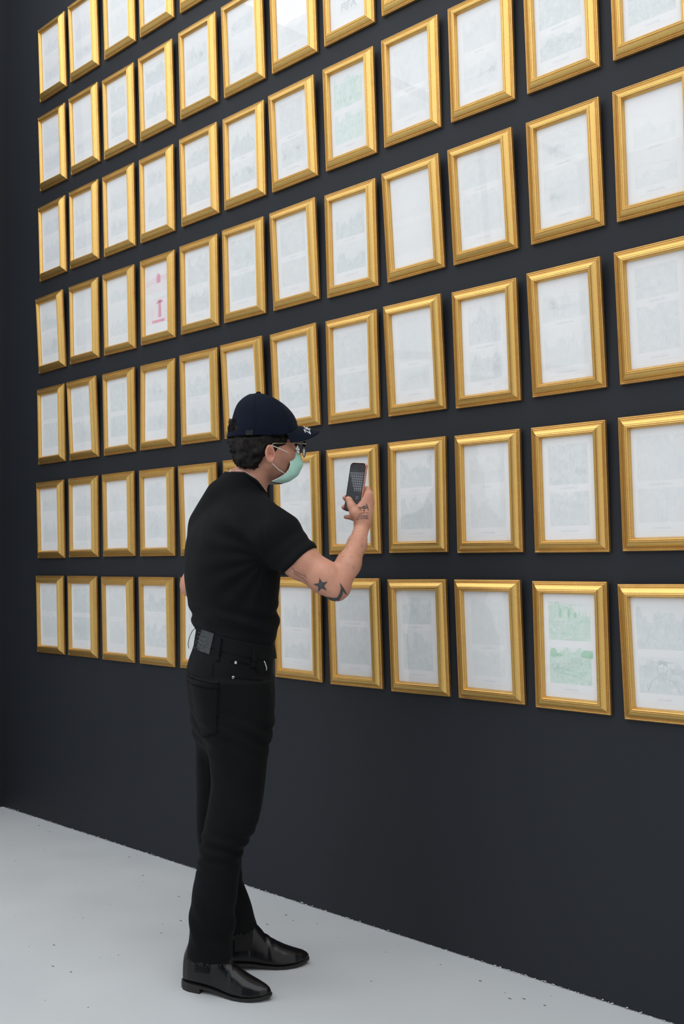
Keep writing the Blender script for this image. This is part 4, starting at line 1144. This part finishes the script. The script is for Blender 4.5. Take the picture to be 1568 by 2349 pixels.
mk = link('face_mask', mesh('face_mask', mv, mf, True), MAT['mask'], person); mk.data.materials.append(MAT['mask_in'])
sd = mk.modifiers.new('thickness', 'SOLIDIFY'); sd.thickness = .0022; sd.offset = -1; sd.material_offset = 0
ss_ = mk.modifiers.new('round', 'SUBSURF'); ss_.levels = 1; ss_.render_levels = 2
tag(mk, 'mint green disposable face mask with white ear loops')
for ri in (0, len(rows_)-1):                         # bound edges
    v_, f_ = tube_vf([mv[ri*nu+j] for j in range(nu)], .0012, 6); link('edge_binding', mesh('edge_binding', v_, f_, True), MAT['mask_in'], mk)
for sg in (1, -1):
    j = nu-1 if sg > 0 else 0
    v_, f_ = tube_vf([mv[ri*nu+j] for ri in range(len(rows_))], .0018, 6); link('edge_binding', mesh('edge_binding', v_, f_, True), MAT['mask_in'], mk)
    up_ = [mv[1*nu+j], tuple(hd(.052, .0690*sg, -.021)), tuple(hd(.024, .0790*sg, -.012)), tuple(hd(-.006, .0845*sg, -.004)), tuple(hd(-.020, .082*sg, -.010))]
    dn_ = [mv[5*nu+j], tuple(hd(.024, .0660*sg, -.077)), tuple(hd(.008, .0725*sg, -.066)), tuple(hd(-.010, .078*sg, -.054)), tuple(hd(-.020, .079*sg, -.044))]
    for pts in (up_, dn_):
        v_, f_ = tube_vf(pts, .0014, 6); link('ear_loop', mesh('ear_loop', v_, f_, True), MAT['elastic'], mk)

# ---- spectacles
spx = link('spectacles', None, None, person); tag(spx, 'round dark-rimmed spectacles with thin metal temples')
for sg in (1, -1):
    cen = hd(.127, .034*sg, -.004); nrm = HF
    ring = [tuple(cen+(HL*(math.cos(a)*.0235*(1+.0*a))+A(0, 0, 1)*(math.sin(a)*.0255)-HF*(.006*math.cos(a)*sg)).astype(F32)) for a in np.linspace(0, 2*math.pi, 33)[:-1]]
    v_, f_ = tube_vf(ring, .0016, 6, True); link('rim', mesh('rim', v_, f_, True), MAT['tortoise'], spx)
    v0 = [tuple(cen+HF*F32(.0005))]+[tuple(np.array(p)) for p in ring]; k = len(ring)
    v0 += [tuple(np.array(p)-HF*.0012) for p in v0]
    f0 = [(0, 1+j, 1+(j+1) % k) for j in range(k)]+[(k+1, k+2+(j+1) % k, k+2+j) for j in range(k)]
    link('lens', mesh('lens', v0, f0, True), MAT['lens'], spx)
    tp_ = [tuple(hd(.121, .0580*sg, .009)), tuple(hd(.118, .066*sg, .010)), tuple(hd(.07, .0755*sg, .009)), tuple(hd(.03, .0805*sg, .006)), tuple(hd(.0, .083*sg, .004)), tuple(hd(-.02, .081*sg, -.012))]
    v_, f_ = tube_vf(tp_, [.0017, .0017, .0011, .0009, .001, .0012], 8); link('temple', mesh('temple', v_, f_, True), MAT['gunmetal'], spx)
v_, f_ = tube_vf([tuple(hd(.125, .0115, .004)), tuple(hd(.1285, 0, .007)), tuple(hd(.125, -.0115, .004))], .0013, 6); link('bridge', mesh('bridge', v_, f_, True), MAT['gunmetal'], spx)

# ---- cap
cap_o = link('cap', None, None, person); tag(cap_o, 'dark navy baseball cap with white letters on the curved brim')
CA_, CB_, CH_ = .1145, .0925, .146; CZ = .028
def arch(phi): return .046*max(0., math.cos(phi))**2
def crown_pt(phi, t_, off=0.):
    # t_ 0 at the rim, 1 at the button
    zz = t_*CH_; rr = (1-t_**1.95)**(1/1.85)
    seam = abs(((phi/(math.pi/3)+.5) % 1)-.5)
    dimp = -.0016*math.exp(-(seam/.035)**2)*(1 if t_ < .97 else 0)
    fr = max(0, math.cos(phi))
    f = (CA_+off+dimp)*rr*math.cos(phi)+.004*fr*math.sin(t_*math.pi); l = (CB_+off+dimp)*rr*math.sin(phi)
    drop_ = arch(phi)*(1-t_)**1.3
    bk = max(0, -math.cos(phi)); f += .009*bk*math.sin(min(1, t_*1.25)*math.pi)**1.2
    return hd(f-.002-.016*t_, l, CZ+zz+drop_+off*t_)
nphi, ntt = 96, 26; v0, f0 = [], []
def hole(phi, t_):                                    # half-moon opening above the strap at the back
    a = abs(((phi-math.pi+math.pi) % (2*math.pi))-math.pi); return a < .42 and .10 < t_ < .10+.26*math.sqrt(max(0, 1-(a/.42)**2))
for i in range(ntt+1):
    for j in range(nphi): v0.append(tuple(crown_pt(2*math.pi*j/nphi, i/ntt*.998)))
for i in range(ntt):
    for j in range(nphi):
        if not hole(2*math.pi*(j+.5)/nphi, (i+.5)/ntt): f0.append((i*nphi+j, (i+1)*nphi+j, (i+1)*nphi+(j+1) % nphi, i*nphi+(j+1) % nphi))
cr_ = link('crown', mesh('crown', v0, f0, True), MAT['navy'], cap_o); sd = cr_.modifiers.new('thickness', 'SOLIDIFY'); sd.thickness = .002; sd.offset = -1
for k in range(6):
    pts = [tuple(crown_pt(k*math.pi/3, t_, .0004)) for t_ in np.linspace(.02 if k != 3 else .38, .97, 22)]
    v_, f_ = tube_vf(pts, .0008, 5); link('seam', mesh('seam', v_, f_, True), MAT['navy'], cr_)
bt_ = crown_pt(0, .9999); v0 = []
for i in range(6):
    for j in range(14):
        a = i/5*math.pi/2; v0.append(tuple(bt_+A(.0085*math.cos(a)*math.cos(j*math.pi/7), .0085*math.cos(a)*math.sin(j*math.pi/7), .0055*math.sin(a)-.0005)))
f0 = [(i*14+j, i*14+(j+1) % 14, (i+1)*14+(j+1) % 14, (i+1)*14+j) for i in range(5) for j in range(14)]
link('top_button', mesh('top_button', v0, f0, True), MAT['navy'], cap_o)
v0, f0 = [], []; n = 60
for j in range(n+1):                                  # back strap
    phi = math.radians(95)+math.radians(170)*j/n
    for t_, of in ((.005, .0015), (.085, .0015), (.085, .003), (.005, .003)): v0.append(tuple(crown_pt(phi, t_, of)))
for j in range(n):
    for k in range(4): f0.append((j*4+k, j*4+(k+1) % 4, (j+1)*4+(k+1) % 4, (j+1)*4+k))
link('strap', mesh('strap', v0, f0), MAT['navy'], cap_o)
v0, f0 = [], []
for j, phi in enumerate(np.radians([124, 128, 132, 136])):
    for t_, of in ((-.005, .0032), (.095, .0032), (.095, .0048), (-.005, .0048)): v0.append(tuple(crown_pt(phi, t_, of)))
for j in range(3):
    for k in range(4): f0.append((j*4+k, j*4+(k+1) % 4, (j+1)*4+(k+1) % 4, (j+1)*4+k))
MAT['buckle'] = simple('dark_buckle', (.03, .032, .036), .35, .6, nscale=100)
link('buckle', mesh('buckle', v0, f0), MAT['buckle'], cap_o)
# curved brim
BW = math.radians(66)
def brim_pt(a, t_, up=0.):
    # a in -1..1 across (1 = his right), t_ 0 at the crown .. 1 at the edge
    phi = a*BW
    f0_ = CA_*math.cos(phi)-.002; l0 = CB_*math.sin(phi)
    ext = .080*(1-abs(a)**2.8*.97)**.6
    f_ = f0_+ext*t_*(1-.10*a*a); l_ = l0*(1-.0*t_)+.010*a*t_
    z_ = CZ+.001+arch(phi)-.008*t_*t_*(1-.5*a*a)-.024*abs(a)**1.4*t_
    return hd(f_, l_, z_+up)
na, ntb = 40, 14; v0, f0 = [], []
for i in range(na+1):
    for j in range(ntb+1): v0.append(tuple(brim_pt(-1+2*i/na, j/ntb)))
f0 = [(i*(ntb+1)+j, (i+1)*(ntb+1)+j, (i+1)*(ntb+1)+j+1, i*(ntb+1)+j+1) for i in range(na) for j in range(ntb)]
br_ = link('brim', mesh('brim', v0, f0, True), MAT['navy'], cap_o); sd = br_.modifiers.new('thickness', 'SOLIDIFY'); sd.thickness = .0034; sd.offset = -1
for tt_ in (.2, .4, .6, .8):
    v_, f_ = tube_vf([tuple(brim_pt(a, tt_, .0004)) for a in np.linspace(-.97, .97, 40)], .0004, 4); link('brim_stitching', mesh('brim_stitching', v_, f_), MAT['navy'], br_)
# block letters: Z I F, embroidered along the front of the brim, starting at his right
GL = {'Z': [[(0, 1), (1, 1)], [(1, 1), (0, 0)], [(0, 0), (1, 0)]], 'I': [[(.5, 0), (.5, 1)]], 'F': [[(0, 0), (0, 1)], [(0, 1), (1, 1)], [(0, .52), (.8, .52)]]}
def brim_at(f_, l_, up):
    a = math.asin(l_/CB_)/BW; a -= .004*0
    for _ in range(8):                                # invert the brim surface for a point given forward and sideways
        phi = a*BW; ext = .080*(1-abs(a)**2.8*.97)**.6*(1-.10*a*a)
        t_ = (f_-(CA_*math.cos(phi)-.002))/ext; a = math.asin((l_-.010*a*t_)/CB_)/BW
    return brim_pt(a, t_, up)
v0, f0 = [], []
for ch, l0_, lw_ in (('Z', .0665, .0120), ('I', .0510, .0060), ('F', .0425, .0120)):
    for seg in GL[ch]:
        pts = []
        for t_ in np.linspace(0, 1, 7):
            gx = seg[0][0]+(seg[1][0]-seg[0][0])*t_; gy = seg[0][1]+(seg[1][1]-seg[0][1])*t_
            pts.append(tuple(brim_at(.1470-.0180*gy-.45*(l0_-.04), l0_-lw_*gx, .0012)))
        tube_vf(pts, .0015, 6, False, v0, f0)
link('lettering', mesh('lettering', v0, f0, True), MAT['white_thread'], br_)

# ---- tattoos on the raised arm
def skin_r(P): return smin(smin(arm_r(P), hand_r(P), .012), torso(P, -.012), .03)
K = lambda x, y: (float((x-784)/2267.7*3.0+.3528), 1.2880+(1288-y)/756.)
star = []
for i in range(10):
    a = math.radians(-100)+i*math.pi/5; rr = 17.5 if i % 2 == 0 else 7.0; star.append(K(736+rr*math.cos(a), 1341+rr*math.sin(a)))
decal('tattoo', skin_r, [star], mat=MAT['tattoo'], parent=person)
sw = ribbon([K(728, 1362), K(746, 1371), K(766, 1374), K(779, 1370)], [.002, .009, .010, .004])
sw2 = ribbon([K(772, 1376), K(781, 1362), K(784, 1348), K(779, 1337)], [.009, .010, .008, .0015]); sw3 = ribbon([K(779, 1337), K(785, 1350), K(793, 1362)], [.0015, .008, .003])
decal('tattoo', skin_r, [sw, sw2, sw3], mat=MAT['tattoo'], parent=person)
rt = random.Random(5); scr = []
for line_ in range(2):
    x_, y_ = 672+line_*4-2, 1303+line_*9
    for k in range(9):
        x2, y2 = x_+rt.uniform(2.5, 4.5), y_+rt.uniform(1, 4.2); scr.append(ribbon([K(x_, y_), K((x_+x2)/2+rt.uniform(-1, 2), (y_+y2)/2-rt.uniform(1, 5)), K(x2, y2)], .0012)); x_, y_ = x2, y2
decal('tattoo', skin_r, scr, mat=MAT['tattoo_soft'], parent=person, step=.001)
hnd = []
for pts in ([(823, 1161), (831, 1162), (836, 1158), (845, 1158), (847, 1168)], [(834, 1162), (840, 1164), (846, 1160)], [(836, 1166), (838, 1170)], [(826, 1165), (829, 1167)], [(842, 1152), (845, 1156)], [(840, 1160), (836, 1163)]): hnd.append(ribbon([K(*p) for p in pts], .0026))
decal('tattoo', skin_r, hnd, mat=MAT['tattoo'], parent=person, step=.001)
wr_ = []
for pts in ([(819, 1190), (826, 1177), (836, 1173), (847, 1174)], [(819, 1190), (833, 1187), (848, 1188)], [(823, 1185), (831, 1179), (840, 1181), (848, 1179)], [(826, 1184), (834, 1183), (847, 1184)], [(829, 1180), (832, 1186)], [(837, 1178), (838, 1187)], [(843, 1178), (843, 1187)]): wr_.append(ribbon([K(*p) for p in pts], .0019))
decal('tattoo', skin_r, wr_, mat=MAT['tattoo_soft'], parent=person, step=.001)

decal('tattoo', lambda P: arm_l(P), [ribbon([(-0.1783, 0.16, 1.3046), (-0.1813, 0.16, 1.2813), (-0.1842, 0.16, 1.2639)], [.004, .007, .003])], mat=MAT['tattoo'], parent=person)

# ------------------------------------------------------------------ smartphone, held in the raised hand
phone = link('smartphone', None); phone.matrix_world = FIG @ Matrix([(float(PW[i]), float(PU[i]), float(PN[i]), float(PH_C[i])) for i in range(3)]+[(0, 0, 0, 1)])
tag(phone, 'slim dark smartphone held upright, its screen showing the wall of frames', 'smartphone')
def rrect(hw, hh, r, n=7):
    pts = []
    for cx, cy, a0 in ((hw-r, hh-r, 0), (-hw+r, hh-r, 90), (-hw+r, -hh+r, 180), (hw-r, -hh+r, 270)):
        for k in range(n): a = math.radians(a0+90*k/(n-1)); pts.append((cx+r*math.cos(a), cy+r*math.sin(a)))
    return pts
def slab_rr(name, levels, mat, parent):
    v0, f0 = [], []; k = None
    for hw, hh, r, z in levels:
        pts = rrect(hw, hh, r); k = len(pts); v0 += [(x, y, z) for x, y in pts]
    for i in range(len(levels)-1):
        for j in range(k): f0.append((i*k+j, i*k+(j+1) % k, (i+1)*k+(j+1) % k, (i+1)*k+j))
    f0.append(tuple(range(k-1, -1, -1))); f0.append(tuple((len(levels)-1)*k+j for j in range(k)))
    return link(name, mesh(name, v0, f0), mat, parent)
MAT['rose'] = simple('rose_metal_band', (.72, .42, .36), .25, 1.0, nscale=80, namp=.08)
MAT['black_glass'] = simple('black_glass', (.006, .006, .007), .08, nscale=40)
slab_rr('body', [(.0355, .0765, .011, -.0045), (.0372, .0785, .0125, -.0030), (.0372, .0785, .0125, .0030), (.0362, .0775, .012, .0042)], MAT['rose'], phone)
slab_rr('bezel', [(.0364, .0777, .012, .0036), (.0362, .0775, .012, .0046)], MAT['black_glass'], phone)
# screen: dim viewfinder, a picture of the frame grid in its upper half
m, nt, out = new_mat('lit_screen'); b = bsdf(nt, out, (.01, .01, .012), .12)
v = coords(nt); sx = N(nt, 'ShaderNodeSeparateXYZ'); nt.links.new(v, sx.inputs[0]); X_, Y_ = sx.outputs[0], sx.outputs[1]
gx_ = math_n(nt, 'FRACT', math_n(nt, 'MULTIPLY', math_n(nt, 'ADD', X_, 1), 1/.0088)); gy_ = math_n(nt, 'FRACT', math_n(nt, 'MULTIPLY', math_n(nt, 'ADD', Y_, 1), 1/.0078))
cell = math_n(nt, 'MULTIPLY', math_n(nt, 'GREATER_THAN', gx_, .38), math_n(nt, 'GREATER_THAN', gy_, .32))
reg = math_n(nt, 'MULTIPLY', math_n(nt, 'MULTIPLY', math_n(nt, 'GREATER_THAN', Y_, -.012), math_n(nt, 'LESS_THAN', Y_, .043)), math_n(nt, 'GREATER_THAN', math_n(nt, 'ADD', X_, math_n(nt, 'MULTIPLY', Y_, .55)), -.008))
lin = math_n(nt, 'MULTIPLY', math_n(nt, 'GREATER_THAN', Y_, .0455), math_n(nt, 'LESS_THAN', Y_, .0468))
ui = math_n(nt, 'MULTIPLY', math_n(nt, 'MULTIPLY', math_n(nt, 'GREATER_THAN', X_, .010), math_n(nt, 'LESS_THAN', X_, .024)), math_n(nt, 'MULTIPLY', math_n(nt, 'LESS_THAN', math_n(nt, 'ABSOLUTE', math_n(nt, 'ADD', Y_, .033)), .0035), math_n(nt, 'GREATER_THAN', math_n(nt, 'ABSOLUTE', math_n(nt, 'ADD', Y_, .033)), .0018)))
lum = math_n(nt, 'ADD', math_n(nt, 'MULTIPLY', math_n(nt, 'MULTIPLY', cell, reg), .16), math_n(nt, 'ADD', math_n(nt, 'MULTIPLY', lin, .2), math_n(nt, 'MULTIPLY', ui, .14)))
lum = math_n(nt, 'ADD', lum, .035)
cmbc = N(nt, 'ShaderNodeCombineColor')
nt.links.new(lum, cmbc.inputs[0]); nt.links.new(lum, cmbc.inputs[1]); nt.links.new(math_n(nt, 'MULTIPLY', lum, 1.15), cmbc.inputs[2])
nt.links.new(cmbc.outputs[0], b.inputs['Emission Color']); b.inputs['Emission Strength'].default_value = 1.0
MAT['screen'] = m
slab_rr('screen', [(.0340, .0748, .010, .0044), (.0340, .0748, .010, .0048)], MAT['screen'], phone)
v_, f_ = box_vf((.0368, .014, -.0012), (.0380, .030, .0012)); link('side_button', mesh('side_button', v_, f_), MAT['rose'], phone)
